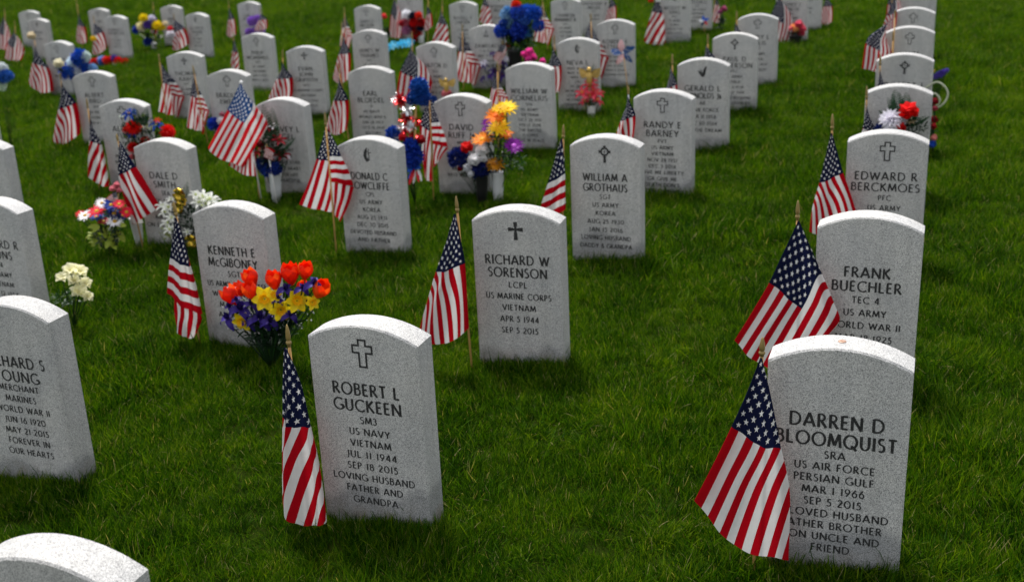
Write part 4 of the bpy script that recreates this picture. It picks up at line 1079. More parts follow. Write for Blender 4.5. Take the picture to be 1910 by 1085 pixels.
def leaf_grid(p, d, up, L, W, droop=.5, n=6):
    d = d.normalized(); side = d.cross(up)
    side = side.normalized() if side.length > 1e-6 else Vector((1, 0, 0))
    nn = side.cross(d).normalized()
    P = []
    for i in range(n + 1):
        s = i / n
        w = W * (s ** .5) * (1 - s) ** .6 * 1.6
        c = p + d * L * s * (1 - .15 * droop * s) - Vector((0, 0, 1)) * L * droop * .45 * s * s
        P.append([c - side * w * .5 + nn * w * .12, c, c + side * w * .5 + nn * w * .12])
    return P

class Bouquet:
    def __init__(s, o, base, label, cat='bouquet', off=-.1, group='flowers left at the graves', name='bouquet'):
        s.o, s.off = o, off
        s.k = mpp(o, off)
        b = at(o, base[0], base[1], off)
        s.root = empty(name, Vector((b.x, b.y, gz(b.x, b.y))), label, cat, group)
        s.base = Vector((b.x, b.y, gz(b.x, b.y) + .02))
        s.P, s.X, s.Y = frame(o)
    def pt(s, u, v, dz=0.0):
        return at(s.o, u, v, s.off + dz)
    def add(s, name, mb, mats, smooth=True, parent=None):
        return link(name, mb.mesh(name, mats, smooth), parent or s.root)
    def flower(s, kind, u, v, rpx, col, ccol='6b4a10', dz=None, face=None, stem=True, foil=None, trans=.3):
        dz = FR.uniform(-.03, .03) if dz is None else dz
        p = s.pt(u, v, dz)
        r = rpx * s.k * 1.22
        fn, nm = FL[kind]
        mb = fn(r)
        out = (p - (s.base + Vector((0, 0, .12)))).normalized()
        tocam = (CAMP - p).normalized()
        d = (face or (tocam * .62 + out * .5 + Vector((0, 0, .6)) + Vector((FR.uniform(-.2, .2), FR.uniform(-.2, .2), 0)))).normalized()
        R = d.to_track_quat('Z', 'Y').to_matrix()
        org = s.root.location
        mb.v = [tuple(R @ Vector(q) + p - org) for q in mb.v]
        mats = [foil or petal(col, trans), petal(ccol, .1)]
        if stem:
            mb.tube([p - d * r * .1 - org, p - d * r * .6 - Vector((0, 0, .3 * r)) - org, (p * .4 + s.base * .6) - org, s.base - org], [.0022] * 4, 5, 2)
            mats.append(GREEN_DARK)
        return s.add(nm, mb, mats)
    def foliage(s, mat, u, v, rx, ry, n, Lpx, Wpx, droop=.6, name='foliage', up=.2):
        mb = MB(); org = s.root.location
        c = s.pt(u, v, .01)
        for i in range(int(n * 1.5)):
            a, q = FR.uniform(0, 2 * PI), math.sqrt(FR.random())
            p = s.pt(u + rx * q * math.cos(a), v + ry * q * math.sin(a), FR.uniform(-.035, .04))
            p.z = max(p.z, gz(p.x, p.y) + .015)
            d = (p - c) * 4 + Vector((FR.uniform(-.5, .5), FR.uniform(-.6, .3), FR.uniform(-.2, .6) + up))
            mb.grid(leaf_grid(p - org, d, Vector((FR.uniform(-.3, .3), FR.uniform(-.3, .3), 1)), Lpx * s.k * FR.uniform(.7, 1.2), Wpx * s.k * FR.uniform(.7, 1.2), droop))
        o = s.add(name, mb, mat)
        o['kind'] = 'stuff'
        return o
    def leaf(s, mat, u0, v0, u1, v1, Wpx, droop=.2, dz=0.0):
        org = s.root.location
        a, b = s.pt(u0, v0, dz + .02), s.pt(u1, v1, dz - FR.uniform(.0, .04))
        mb = MB(); mb.grid(leaf_grid(a - org, b - a, Vector((0, -.8, .6)), (b - a).length, Wpx * s.k, droop, 7))
        return s.add('leaf', mb, mat)
    def fern(s, mat, u0, v0, u1, v1, wpx, n=13, dz=0.0):
        org = s.root.location
        a, b = s.pt(u0, v0, dz) - org, s.pt(u1, v1, dz - .02) - org
        mb = MB(); mb.tube([a, b], [.0016, .0008], 5)
        ax = (b - a).normalized()
        for i in range(n):
            t = .12 + .88 * i / n
            w = wpx * s.k * (1 - t) ** .6 * (.5 + .5 * min(1, t * 4))
            for sg in (-1, 1):
                d = (s.X * sg + ax * .75 + s.Y * FR.uniform(-.3, .1)).normalized()
                mb.grid(leaf_grid(a + (b - a) * t, d, -s.Y, w, w * .26, .25, 4))
        return s.add('fern_frond', mb, mat)
    def vase(s, u, v0, v1, r0, r1, mat, lean=0.0, name='vase'):
        org = s.root.location
        a, b = s.pt(u, v0, 0), s.pt(u + lean, v1, 0)
        b.z = min(b.z, gz(b.x, b.y) - .01)
        R0, R1 = r0 * s.k, r1 * s.k
        mb = MB()
        mb.tube([b - org, b + (a - b) * .5 - org, b + (a - b) * .96 - org, a - org, a - Vector((0, 0, .004)) - org, b + (a - b) * .6 - org], [R1, (R0 + R1) / 2, R0 * .97, R0 * 1.05, R0 * .92, R1], 16, cap=True)
        return s.add(name, mb, mat)
    def ribbon_bow(s, u, v, rpx, mat, loops=6):
        """loops of ribbon round a knot, each loop one part"""
        org = s.root.location; p = s.pt(u, v, -.02) - org; r = rpx * s.k
        for i in range(loops):
            a = PI * 2 * i / loops + FR.uniform(-.2, .2)
            mb = MB()
            d = s.X * math.cos(a) + Vector((0, 0, 1)) * math.sin(a) - s.Y * .5
            w = s.X * -math.sin(a) + Vector((0, 0, 1)) * math.cos(a)
            rows = []
            for q in range(11):
                t = q / 10 * PI
                c = p + d * r * math.sin(t) - s.Y * r * .45 * math.cos(t)
                ww = r * .30 * (.45 + .55 * math.sin(t))
                rows.append([c - w * ww, c + w * ww])
            mb.grid(rows); s.add('ribbon_loop', mb, mat)

# --- hero bouquet of tulips, daffodils and irises
def hero():
    B = Bouquet('Y2', (500, 634), 'bouquet of orange-red tulips, yellow daffodils and purple irises in front of a headstone', off=-.16)
    c = cr(300, 480, 3.742); k = B.k
    org = B.root.location
    TUL = [petal('f23606', .35), petal('e82604', .35), petal('f85a10', .4)]
    YEL, YEL2 = petal('f6dc1e', .35), petal('f2b80e', .3)
    PUR, PUR2 = petal('241468', .2), petal('34217e', .2)
    def place(mb, p, d, spin=0.):
        R = d.normalized().to_track_quat('Z', 'Y').to_matrix() @ Matrix.Rotation(spin, 3, 'Z')
        mb.v = [tuple(R @ Vector(q) + p - org) for q in mb.v]
    def stem(p, d, r):
        mb = MB(); q = p - org
        mb.tube([q, q - d * r * 1.2 - Vector((0, 0, r * .6)), (p * .45 + B.base * .55) - org, B.base - org], [.003, .0028, .0028, .003], 6)
        return mb
    for (x, y, r, tx, dz) in ((628, 150, 62, -.25, 0), (490, 270, 66, -.7, -.02), (622, 238, 58, -.1, -.05), (790, 165, 62, .05, -.03), (905, 122, 70, .1, 0), (1008, 98, 58, .35, .02), (1112, 228, 66, .95, -.02), (545, 225, 50, -.4, .03), (985, 215, 46, .6, .03)):
        p = B.pt(*c(x, y), dz)
        r = r / 3.742 * k * 1.08
        d = (B.X * tx * .8 + Vector((0, 0, 1)) - B.Y * .18).normalized()
        p0 = p - d * r * .95
        st = B.add('tulip', stem(p0, d, r), GREEN_MID)
        for l in range(2):
            for i in range(3):
                mb = MB()
                a = 2 * PI * (i + .5 * l) / 3 + .4
                rows = []
                for q in range(8):
                    s_ = q / 7
                    R_ = r * (.18 + .72 * math.sin(min(1, s_ * 1.25) * PI / 2) - .30 * max(0, s_ - .6) * 2.5 * (1 if l else .75)) * (1.0 if l == 0 else .93)
                    w = (.30 + .92 * math.sin(PI * min(.98, .12 + s_ * .80))) * (1 - max(0, s_ - .78) * 2.6)
                    rows.append([Vector((R_ * math.cos(a + w * t), R_ * math.sin(a + w * t), r * 2.05 * s_ + r * .05 * FR.uniform(-1, 1) * (s_ > .8) - r * .10 * t * t * s_)) for t in (-1, -.5, 0, .5, 1)])
                mb.grid(rows); place(mb, p0, d)
                B.add('petal', mb, FR.choice(TUL), parent=st)
    for (x, y, r, tx, ty) in ((725, 287, 80, -.1, .0), (950, 300, 74, .2, .1), (836, 362, 68, .05, -.4), (1056, 312, 48, .8, .1), (570, 440, 68, -.4, -.4), (790, 262, 44, 0, .3)):
        p = B.pt(*c(x, y), -.045); r = r / 3.742 * k * 1.12
        d = ((CAMP - p).normalized() + B.X * tx + Vector((0, 0, ty))).normalized()
        mb = stem(p, d, r * .6)
        st = B.add('daffodil', mb, GREEN_MID)
        for i in range(6):
            mb = MB(); mb.grid(rotz(petal_pts(r * FR.uniform(.92, 1.05), r * .68, .15, FR.uniform(-.4, .1), .15, .4, 6, 4), 2 * PI * i / 6 + FR.uniform(-.08, .08), r * .05, FR.uniform(.0, .2), -.01 * (i % 2) * r))
            place(mb, p, d); B.add('petal', mb, YEL, parent=st)
        mb = MB()
        rows = [[Vector(((.13 + .27 * s_ + (.05 * math.cos(8 * a) if s_ > .9 else 0)) * r * math.cos(a), (.13 + .27 * s_ + (.05 * math.cos(8 * a) if s_ > .9 else 0)) * r * math.sin(a), r * .42 * s_)) for a in [2 * PI * q / 24 for q in range(25)]] for s_ in (0, .35, .7, 1)]
        mb.grid(rows); place(mb, p, d); B.add('trumpet', mb, YEL2, parent=st)
    for (x, y, r, tx) in ((560, 360, 88, -.3), (872, 222, 62, 0), (1066, 180, 62, .5), (690, 420, 84, 0), (470, 428, 66, -.7), (480, 345, 44, -.6), (630, 320, 56, 0), (760, 440, 62, .2), (610, 450, 56, -.2), (900, 400, 56, .3), (530, 300, 44, -.4), (820, 290, 44, 0), (985, 215, 50, .4)):
        p = B.pt(*c(x, y), -.04); r = r / 3.742 * k * 1.25
        d = ((CAMP - p).normalized() * .8 + B.X * tx * .6 + Vector((0, 0, .8))).normalized()
        st = B.add('iris', stem(p, d, r * .4), GREEN_DARK)
        for i in range(3):
            mb = MB(); mb.grid(rotz(petal_pts(r * .95, r * .62, .25, -1.5, .15, .4, 7, 4), 2 * PI * i / 3, r * .04, .2)); place(mb, p, d, 1.2); B.add('petal', mb, PUR2, parent=st)
            mb = MB(); mb.grid(rotz(petal_pts(r * .75, r * .5, .1, .3, .35, .4, 6, 3), 2 * PI * (i + .5) / 3, r * .02, 1.1)); place(mb, p, d, 1.2); B.add('petal', mb, PUR, parent=st)
    # baby's breath dots
    mb = MB()
    for i in range(46):
        p = B.pt(*c(FR.uniform(430, 1070), FR.uniform(200, 500)), FR.uniform(-.05, 0)) - org
        q = FR.uniform(.0018, .0034)
        mb.tube([p - Vector((0, 0, q)), p, p + Vector((0, 0, q))], [q * .5, q, q * .5], 5)
    o = B.add('baby_breath', mb, petal('e8e6f0', .2)); o['kind'] = 'stuff'
    for (x0, y0, x1, y1, w) in ((760, 560, 570, 550, 34), (770, 540, 690, 500, 30), (800, 540, 950, 420, 34), (800, 520, 1020, 400, 26), (760, 600, 620, 600, 26), (780, 560, 900, 540, 30), (740, 540, 640, 470, 30), (790, 520, 860, 430, 30), (760, 560, 700, 640, 28),
                                (780, 600, 850, 640, 28), (750, 560, 800, 460, 34), (720, 600, 760, 520, 40), (800, 600, 780, 500, 40), (700, 560, 660, 520, 30), (840, 560, 860, 490, 36), (770, 640, 700, 560, 36), (800, 620, 830, 540, 36), (760, 500, 620, 430, 24), (780, 480, 980, 360, 20)):
        u0, v0 = c(x0, y0); u1, v1 = c(x1, y1)
        B.leaf(GREEN_DARK, u0, v0, u1, v1, w / 3.742, .15, FR.uniform(-.03, .02))
    B.foliage(GREEN_DARK, *c(765, 520), 42, 32, 120, 26, 7, .5)
    B.foliage(GREEN_DARK, *c(740, 440), 62, 26, 130, 24, 6, .5)
    B.foliage(GREEN_DARK, *c(800, 330), 66, 22, 70, 22, 5, .4)
hero()

# --- cream gladiolus at the left
B = Bouquet('D1', (131, 572), 'cream white gladiolus spray standing in the grass', off=.12)
for x, y, r in ((500, 925, 62), (558, 930, 56), (440, 975, 52), (520, 990, 50), (592, 1005, 48), (545, 1060, 54), (604, 1095, 44)):
    B.flower('glad', x / 3.742, 262 + y / 3.742, r / 3.742 * .92, 'fbf9dc', 'e8e08a', dz=FR.uniform(-.04, .0), trans=.45)
B.foliage(GREEN_MID, 125, 556, 24, 14, 60, 16, 4.5, .6)

# --- daisies with lime leaves and pale cone vase
B = Bouquet('D2', (205, 462), 'bouquet of red, white and blue daisies over yellow-green leaves', off=-.17)
d = cr(120, 320, 6.367)
for x, y, r, col in ((250, 520, 80, 'f2f2f4'), (385, 470, 90, 'e01438'), (385, 540, 84, '1d4fa8'), (450, 375, 72, 'f2f2f4'), (560, 395, 90, '1a3a98'), (650, 385, 66, 'e01438'), (590, 500, 90, '14286e'), (470, 590, 70, 'b00c28'), (600, 590, 82, 'f2f2f4'), (740, 480, 66, 'e01438'), (190, 500, 55, 'd01020'), (690, 520, 60, '14286e')):
    B.flower('daisy', *d(x, y), r / 6.367, col, 'b89018')
for x0, y0, x1, y1, w in ((420, 640, 330, 700, 90), (480, 680, 490, 770, 90), (400, 740, 330, 880, 110), (520, 760, 620, 900, 110), (560, 660, 560, 690, 60), (640, 700, 720, 820, 100), (420, 640, 260, 640, 70), (560, 800, 480, 900, 90), (620, 640, 740, 600, 80), (470, 780, 400, 890, 90)):
    u0, v0 = d(x0, y0); u1, v1 = d(x1, y1)
    B.leaf(GREEN_LIME, u0, v0, u1, v1, w / 6.367, .35, FR.uniform(-.05, .02))
B.foliage(GREEN_LIME, 197, 440, 30, 18, 60, 13, 8, .8)
B.foliage(GREEN_DARK, 200, 440, 24, 20, 70, 12, 7, .6)
B = Bouquet('D2', (262, 452), 'pale cone vase standing in the grass under the flag by the daisies', 'vase', off=-.01, name='cone_vase')
B.vase(252, 405, 452, 12, 5, CONE_VASE, 9, 'cone')
B = Bouquet('D2', (214, 452), 'pink ribbon flower half hidden behind the flag by the daisies', off=-.02)
for x, y, r in ((210, 352, 7), (218, 345, 7), (222, 355, 6)): B.flower('rose', x, y, r, 'e88a98')
flag('D2', (221, 361), (222, 364), 'tiny flag lying among the red, white and blue daisies', base=(206, 452), off=-.12, depth=.004, ripple=.001, res=(12, 12),
     sheets=[[((219, 356), (223, 374), (0, 0), (0, 1)), ((209, 361), (217, 378), (.5, 0), (.5, 1)), ((198, 371), (206, 382), (1, 0), (1, 1))]])

# --- white wreath with gold ribbon
B = Bouquet('D2', (345, 462), 'white lily wreath with green sprigs and a gold ribbon bow', 'wreath', off=-.10, name='wreath')
for x, y, r in ((1170, 420, 60), (1240, 440, 66), (1270, 340, 44), (1210, 500, 60), (1240, 620, 70), (1260, 700, 60), (1280, 560, 60), (1560, 290, 60), (1640, 310, 76), (1720, 340, 70), (1600, 380, 66), (1680, 400, 60), (1780, 350, 50), (1250, 770, 44), (1460, 720, 40), (1300, 660, 50)):
    B.flower('lily', *d(x, y), r / 6.367 * 1.3, 'fafbf6', 'b8c828', dz=FR.uniform(-.03, .03), trans=.35)
B.foliage(GREEN_LIME, 312, 436, 10, 10, 26, 10, 4, .4)
B.foliage(GREEN_LIME, 380, 376, 14, 8, 20, 9, 4, .4)
B.foliage(GREEN_DARK, 345, 415, 22, 34, 110, 12, 6, .5)
B.fern(FERN, 345, 372, 350, 338, 14, 9)
B.ribbon_bow(337, 362, 13, GOLD_FOIL, 6)
B.ribbon_bow(335, 385, 12, GOLD_FOIL, 5)
B.ribbon_bow(342, 372, 11, GOLD_FOIL, 5)
B.ribbon_bow(360, 448, 13, GOLD_FOIL, 5)

# --- tinsel decoration and blue flowers
B = Bouquet('Y4', (772, 350), 'tall red, silver and blue tinsel decoration with a blue pompom top', 'decoration', off=-.20, name='tinsel_decoration')
q = cr(720, 130, 4.72)
for x, y, r, m in ((290, 150, 62, None), (300, 225, 66, None), (240, 255, 46, None), (330, 270, 40, None)):
    B.flower('cluster', *q(x, y), r / 4.72, '0f4fa8' if y < 240 else '0b3c8c', dz=FR.uniform(-.02, .02), stem=False)
for x, y, r, m in ((125, 270, 66, RED_FOIL), (75, 265, 30, SILVER_FOIL), (190, 340, 62, SILVER_FOIL), (110, 240, 34, SILVER_FOIL), (190, 430, 66, RED_FOIL), (265, 460, 44, RED_FOIL), (215, 500, 46, SILVER_FOIL), (130, 510, 40, SILVER_FOIL), (170, 530, 56, RED_FOIL), (240, 600, 52, RED_FOIL)):
    B.flower('tinsel', *q(x, y), r / 4.72, 'c01020', dz=FR.uniform(-.02, .02), foil=m, stem=False)
mb = MB(); mb.tube([B.pt(771, 348) - B.root.location, B.pt(776, 190) - B.root.location], [.006, .006], 8); B.add('stick', mb, WOOD)
B.flower('cluster', 735, 250, 12, '1444a8')
B.flower('daisy', 742, 254, 8, 'd8dae6')
for x, y, r in ((215, 690, 66), (250, 760, 60), (190, 760, 50), (235, 820, 46)): B.flower('cluster', *q(x, y), r / 4.72, '123cae', dz=-.03)
B.flower('rose', 752, 258, 10, 'c40c1c'); B.flower('rose', 785, 262, 11, 'b00c1c')
for i, (x0, y0, x1, y1, w, m) in enumerate(((250, 870, 200, 1010, 46, 'c01424'), (260, 880, 240, 1000, 30, 'ececf0'), (270, 880, 290, 990, 34, 'c01424'), (280, 870, 315, 980, 36, 'ececf0'), (240, 870, 190, 960, 34, '1e50b0'), (230, 850, 310, 860, 70, '1e50b0'), (240, 840, 190, 900, 60, '1e50b0'))):
    u0, v0 = q(x0, y0); u1, v1 = q(x1, y1)
    o_ = B.leaf(petal(m), u0, v0, u1, v1, w / 4.72, .1, -.05); o_.name = 'ribbon_tail'

# --- yellow and orange daisies / red white blue roses
B = Bouquet('Y4', (928, 350), 'bouquet of yellow and orange gerbera daisies with purple blooms in a white cone vase', off=-.13)
for x, y, r, col, cc in ((1060, 340, 84, 'f8d81c', 'e8b810'), (1000, 345, 60, 'f4cc18', 'd8a010'), (970, 410, 80, 'f08a14', 'e86a08'), (995, 510, 88, 'f8d420', 'f0c010'), (1050, 560, 60, 'ee8410', 'd86008'), (850, 615, 84, 'f29418', 'f0a820'), (1125, 670, 72, '8a14a0', 'd060e0'), (890, 470, 44, '7a1490', '5a0c70'), (885, 525, 40, '7a1490', '5a0c70'), (955, 830, 74, 'd89214', 'b87008')):
    B.flower('daisy', *q(x, y), r / 4.72, col, cc, dz=FR.uniform(-.04, .02))
B.foliage(GREEN_DARK, 930, 285, 30, 30, 130, 15, 5, .4)
B.foliage(FERN, 955, 300, 22, 22, 60, 16, 3, .3)
B.vase(928, 320, 352, 12, 8, CONE_VASE)
B = Bouquet('Y4', (898, 350), 'bouquet of white roses, navy blooms and a red tulip in dark vase', off=-.17)
for x, y, r, col, kd in ((840, 715, 62, 'fbfbfd', 'rose'), (775, 800, 66, 'fbfbfd', 'rose'), (720, 870, 46, 'ececf2', 'rose'), (860, 790, 40, 'fbfbfd', 'rose'), (750, 920, 36, 'f0f0f4', 'rose'), (640, 770, 70, '10206a', 'cluster'), (840, 870, 62, '10206a', 'cluster'), (800, 910, 40, '123c94', 'cluster'), (715, 690, 62, 'd8140c', 'rose'), (655, 870, 30, 'c8141c', 'rose'), (590, 825, 26, '1450b0', 'cluster')):
    B.flower(kd, *q(x, y), r / 4.72, col, dz=FR.uniform(-.03, .02))
B.foliage(GREEN_DARK, 890, 315, 26, 20, 90, 12, 6, .5)
B.vase(898, 318, 352, 12, 9, BLACK_VASE)

# --- bouquet by the large bright flag
B = Bouquet('D3', (512, 346), 'dark red and blue star-spangled bouquet with fern in a pale cone vase', off=-.13)
w_ = cr(380, 140, 4.933)
for x, y, r, col, kd in ((610, 500, 52, 'a8142c', 'lily'), (640, 480, 44, 'e8e2e8', 'lily'), (690, 610, 66, '9c1428', 'lily'), (720, 750, 66, '9c1428', 'lily'), (770, 760, 30, 'e0d8e0', 'lily'), (520, 720, 60, '98101e', 'lily'), (600, 860, 66, '12358e', 'cluster'), (660, 860, 46, '0c2a80', 'cluster'), (540, 820, 50, '0e2c74', 'cluster'), (520, 640, 36, '7c1020', 'rose'), (640, 770, 30, 'd0c8d4', 'rose')):
    B.flower(kd, *w_(x, y), r / 4.933, col, dz=FR.uniform(-.03, .02))
B.foliage(GREEN_DARK, 507, 285, 24, 30, 170, 13, 6, .5)
B.fern(FERN, 508, 270, 490, 192, 26, 13); B.fern(FERN, 512, 265, 508, 200, 24, 12); B.fern(FERN, 520, 285, 552, 255, 18, 10)
B.vase(513, 322, 348, 12, 8, CONE_VASE)
flag('D3', (497, 268), (498, 271), 'tiny striped flag stuck in the star-spangled bouquet', base=(508, 330), off=-.18, depth=.004, ripple=.001, res=(12, 12), stick=False,
     sheets=[[((497, 273), (494, 292), (.45, 0), (.45, 1)), ((505, 277), (503, 296), (.7, 0), (.7, 1)), ((512, 283), (510, 298), (1, 0), (1, 1))]])
B = Bouquet('B3', (406, 258), 'red, white and blue posy peeking out behind the large bright flag', off=-.1)
B.flower('cluster', 400, 232, 10, '1438b4'); B.flower('rose', 412, 226, 9, 'f0eef2'); B.flower('rose', 414, 214, 6, 'd08090')
B.foliage(GREEN_DARK, 408, 245, 10, 10, 24, 9, 4)

# --- spray behind the nearer left headstones
B = Bouquet('B2', (262, 310), 'spray of red and blue blooms with fern leaning on the outlined-cross headstone', off=-.10)
e = cr(200, 180, 9.04)
for x, y, r, col, kd in ((370, 310, 110, '0e3c96', 'iris'), (420, 250, 80, '0e50b4', 'iris'), (440, 530, 120, 'e01408', 'mum'), (330, 560, 66, 'd8200e', 'mum'), (430, 630, 90, '12348e', 'iris'), (830, 480, 100, '1d55c0', 'iris'), (1010, 600, 120, 'e41008', 'mum'), (850, 410, 60, 'd83a20', 'lily'), (590, 530, 50, 'f0f0e4', 'lily'), (740, 430, 50, 'a8a4d0', 'lily'), (440, 860, 90, 'cc0c08', 'mum'), (640, 760, 80, 'c80c0c', 'mum'), (430, 1020, 60, 'e07078', 'rose'), (240, 340, 40, 'd8e4d8', 'lily')):
    B.flower(kd, *e(x, y), r / 9.04, col, 'c8a030', dz=FR.uniform(-.03, .03))
B.foliage(GREEN_DARK, 265, 250, 36, 30, 150, 13, 5, .5)
B.foliage(GREEN_LIME, 262, 245, 30, 30, 22, 10, 4, .4)
B.fern(FERN, 262, 240, 250, 198, 20, 11); B.fern(FERN, 266, 238, 275, 200, 18, 11)

# --- left far group
B = Bouquet('P1', (138, 150), 'blue and white floral sprays at the foot of a headstone', off=-.2)
for x, y, r, col, kd in ((149, 108, 12, '1550c0', 'cluster'), (138, 118, 10, 'd8e8f4', 'cluster'), (150, 119, 10, '1550c0', 'cluster'), (128, 133, 12, '1548b8', 'cluster'), (136, 130, 10, '2a62c8', 'cluster'), (145, 128, 10, 'e8ecf6', 'cluster'), (162, 129, 8, '1550c0', 'cluster'), (172, 128, 7, '88b4e4', 'cluster'), (150, 134, 9, 'e8ecf6', 'cluster'), (158, 106, 8, 'e0f0f0', 'cluster')):
    B.flower(kd, x, y, r, col)
B.foliage(GREEN_MID, 142, 128, 22, 14, 50, 9, 3, .5)
B = Bouquet('K1', (114, 180), 'single cream rose on a tall stem above the slanting-stripe flag', 'flower', off=-.16, name='cream_flower')
B.flower('rose', 110, 120, 11, 'f2ecd2', dz=0); B.foliage(GREEN_DARK, 112, 132, 6, 5, 16, 8, 4, .3)
B = Bouquet('P1', (64, 175), 'single pale cream rose left of the overlapping pair of headstones', 'flower', off=-.45, name='pale_rose')
B.flower('rose', 59, 68, 9, 'efe0c0', dz=0)
B = Bouquet('P2', (206, 121), 'ground wreath of red, white and blue flowers in front of a far headstone', 'wreath', off=-.5, name='wreath')
for x, y, r, col in ((175, 117, 8, 'd00c14'), (183, 114, 7, 'd8141c'), (190, 112, 8, '8aa8e0'), (190, 117, 7, '2c58a8'), (198, 112, 7, 'd83020'), (207, 115, 10, 'd00810'), (213, 108, 6, '5a48a0'), (220, 114, 8, 'd00c14'), (220, 121, 8, 'f2f2ee'), (233, 117, 8, 'd00c18'), (202, 119, 6, '1c2850')):
    B.flower('mum', x, y, r, col, stem=False)
B.foliage(GREEN_DARK, 205, 120, 28, 3, 40, 7, 3, .4)
B = Bouquet('P5', (288, 98), 'yellow, purple and white bouquet in a small pale cone vase', off=-.35)
for x, y, r, col in ((268, 34, 8, 'f0dc18'), (265, 50, 10, 'f4ecc0'), (276, 46, 9, '6a4ab0'), (285, 40, 8, '8a7ac8'), (293, 48, 9, 'f0d820'), (302, 50, 7, 'ecd420'), (255, 56, 8, '1a3aa8'), (276, 78, 8, '14308c'), (308, 44, 5, 'e8dcc0'), (283, 34, 6, 'e4e0f0')):
    B.flower('mum', x, y, r, col)
B.foliage(GREEN_DARK, 282, 62, 18, 14, 80, 11, 5, .5); B.vase(287, 80, 97, 5.5, 3.5, CONE_VASE)
B = Bouquet('P3', (322, 88), 'white and red blooms between the yellow-purple bouquet and its neighbouring flag', off=-.2)
B.flower('rose', 318, 55, 7, 'c81c28'); B.flower('rose', 319, 66, 10, 'eeeaf2')
B = Bouquet('P6', (477, 70), 'lilac flowers behind the outlined-cross headstone', off=-.2)
for x, y, r in ((470, 40, 7), (480, 36, 6), (465, 60, 6), (476, 59, 6), (486, 58, 6)): B.flower('cluster', x, y, r, '9a6ad0')
B = Bouquet('P2', (174, 100), 'yellow bloom beside the flag left of the stone above the ground wreath', 'flower', off=-.2, name='yellow_flower')
B.flower('mum', 174, 72, 5, 'e8c81c')
B = Bouquet('K1', (2, 178), 'blue and white spray cut by the left picture edge', off=-.25)
for x, y, r, col in ((2, 128, 9, 'e4ecf0'), (8, 142, 10, '2c68c0'), (-2, 148, 9, '88a8b8'), (16, 141, 7, '1c58b8'), (1, 160, 8, 'd8e8d8')): B.flower('cluster', x, y, r, col)

# --- middle far group
B = Bouquet('T8', (775, 80), 'red, white and navy bouquet with a small pale cone vase', off=-.35)
for x, y, r, col in ((758, 27, 9, 'f2f2f6'), (770, 30, 8, '18203c'), (781, 29, 7, 'd83018'), (772, 42, 9, 'd40c10'), (787, 43, 8, 'b80c14'), (757, 43, 8, 'cc6c80'), (749, 44, 6, 'b8182c'), (777, 62, 10, 'c80c10'), (759, 57, 9, 'b878a0'), (769, 50, 7, '1c1c40'), (784, 53, 7, '182040'), (774, 70, 7, 'b80c10')):
    B.flower('mum', x, y, r, col)
B.foliage(GREEN_DARK, 774, 50, 14, 18, 70, 9, 4, .5); B.vase(784, 68, 79, 6, 3.5, CONE_VASE, 4)
B = Bouquet('T1', (752, 94), 'light blue petals strewn like a garland on the grass', 'garland', off=-.55, name='garland')
for i in range(15):
    B.flower('lily', 723 + i * 3.0, 89 - i * .55 + FR.uniform(-4, 4), 7.5, FR.choice(['4cc4ee', '8adcf4', '62ccf0']), dz=FR.uniform(-.1, .1), stem=False)
B = Bouquet('T1', (721, 72), 'red bloom on dark leaves at the edge of the far outlined-cross stone', 'flower', off=.2, name='red_flower')
B.flower('rose', 716, 32, 7, 'e83a40'); B.foliage(GREEN_DARK, 721, 64, 6, 10, 30, 10, 5, .3)
B = Bouquet('D6', (964, 135), 'large bouquet of blue hydrangeas with a red bloom in a tall black vase', off=-.02)
g = cr(860, 0, 6.38)
for x, y, r, col, kd in ((560, 170, 70, '8ab8e0', 'cluster'), (560, 150, 50, '4a90d0', 'cluster'), (680, 160, 70, '2048b0', 'cluster'), (780, 150, 70, '1858c0', 'cluster'), (860, 160, 70, '1450c0', 'cluster'), (690, 360, 80, '1034a0', 'cluster'), (620, 350, 60, '1c48b0', 'cluster'), (590, 300, 50, '88b8e0', 'cluster'), (480, 370, 64, '1444b4', 'cluster'), (510, 280, 44, '1848a8', 'cluster'), (790, 390, 46, '3c80c0', 'cluster'), (920, 310, 54, '1444a8', 'cluster'), (760, 240, 50, '2a58b0', 'cluster'), (655, 60, 56, 'e03010', 'mum'), (590, 240, 30, 'c88890', 'rose'), (550, 540, 32, 'd02c14', 'mum'), (660, 430, 56, '0c2c8c', 'cluster')):
    B.flower(kd, *g(x, y), r / 6.38, col, dz=FR.uniform(-.05, .03))
B.foliage(GREEN_MID, 968, 62, 32, 34, 150, 12, 7, .5); B.foliage(GREEN_DARK, 965, 78, 24, 18, 90, 12, 7, .4)
B.vase(960, 92, 135, 14, 11, BLACK_VASE)
B = Bouquet('D6', (924, 165), 'purple and white irises at the foot of the triangular-emblem headstone', off=-.12)
for x, y, r, col in ((270, 750, 50, 'e8e4f2'), (275, 790, 44, '3a1c86'), (375, 640, 40, '3a1470'), (500, 760, 60, '3c1c80'), (400, 850, 70, '3c1c7c'), (480, 900, 66, '34186e'), (260, 940, 46, '3c1c80'), (360, 910, 50, '4a2a90'), (530, 700, 40, 'd8d4e4'), (490, 820, 50, '321668')):
    B.flower('iris', *g(x, y), r / 6.38, col, dz=FR.uniform(-.04, .02))
B.foliage(GREEN_DARK, 925, 140, 20, 18, 50, 12, 3, .4)
flag('D6', (938, 76), (938, 80), 'tiny faded flag slanting in front of the purple irises', base=(928, 165), off=-.2, depth=.004, ripple=.002, res=(14, 14),
     sheets=[[((934, 82), (944, 84), (0, 0), (0, .5)), ((928, 96), (944, 98), (.4, 0), (.4, .8)), ((920, 108), (933, 120), (1, 0), (1, 1))]])
B = Bouquet('Y5', (985, 135), 'bright pink blooms just right of the black vase', off=.5)
for x, y, r in ((988, 98, 9), (982, 106, 8), (994, 108, 9), (977, 101, 6), (1012, 115, 7), (986, 113, 8)): B.flower('rose', x, y, r, 'ee44a8')
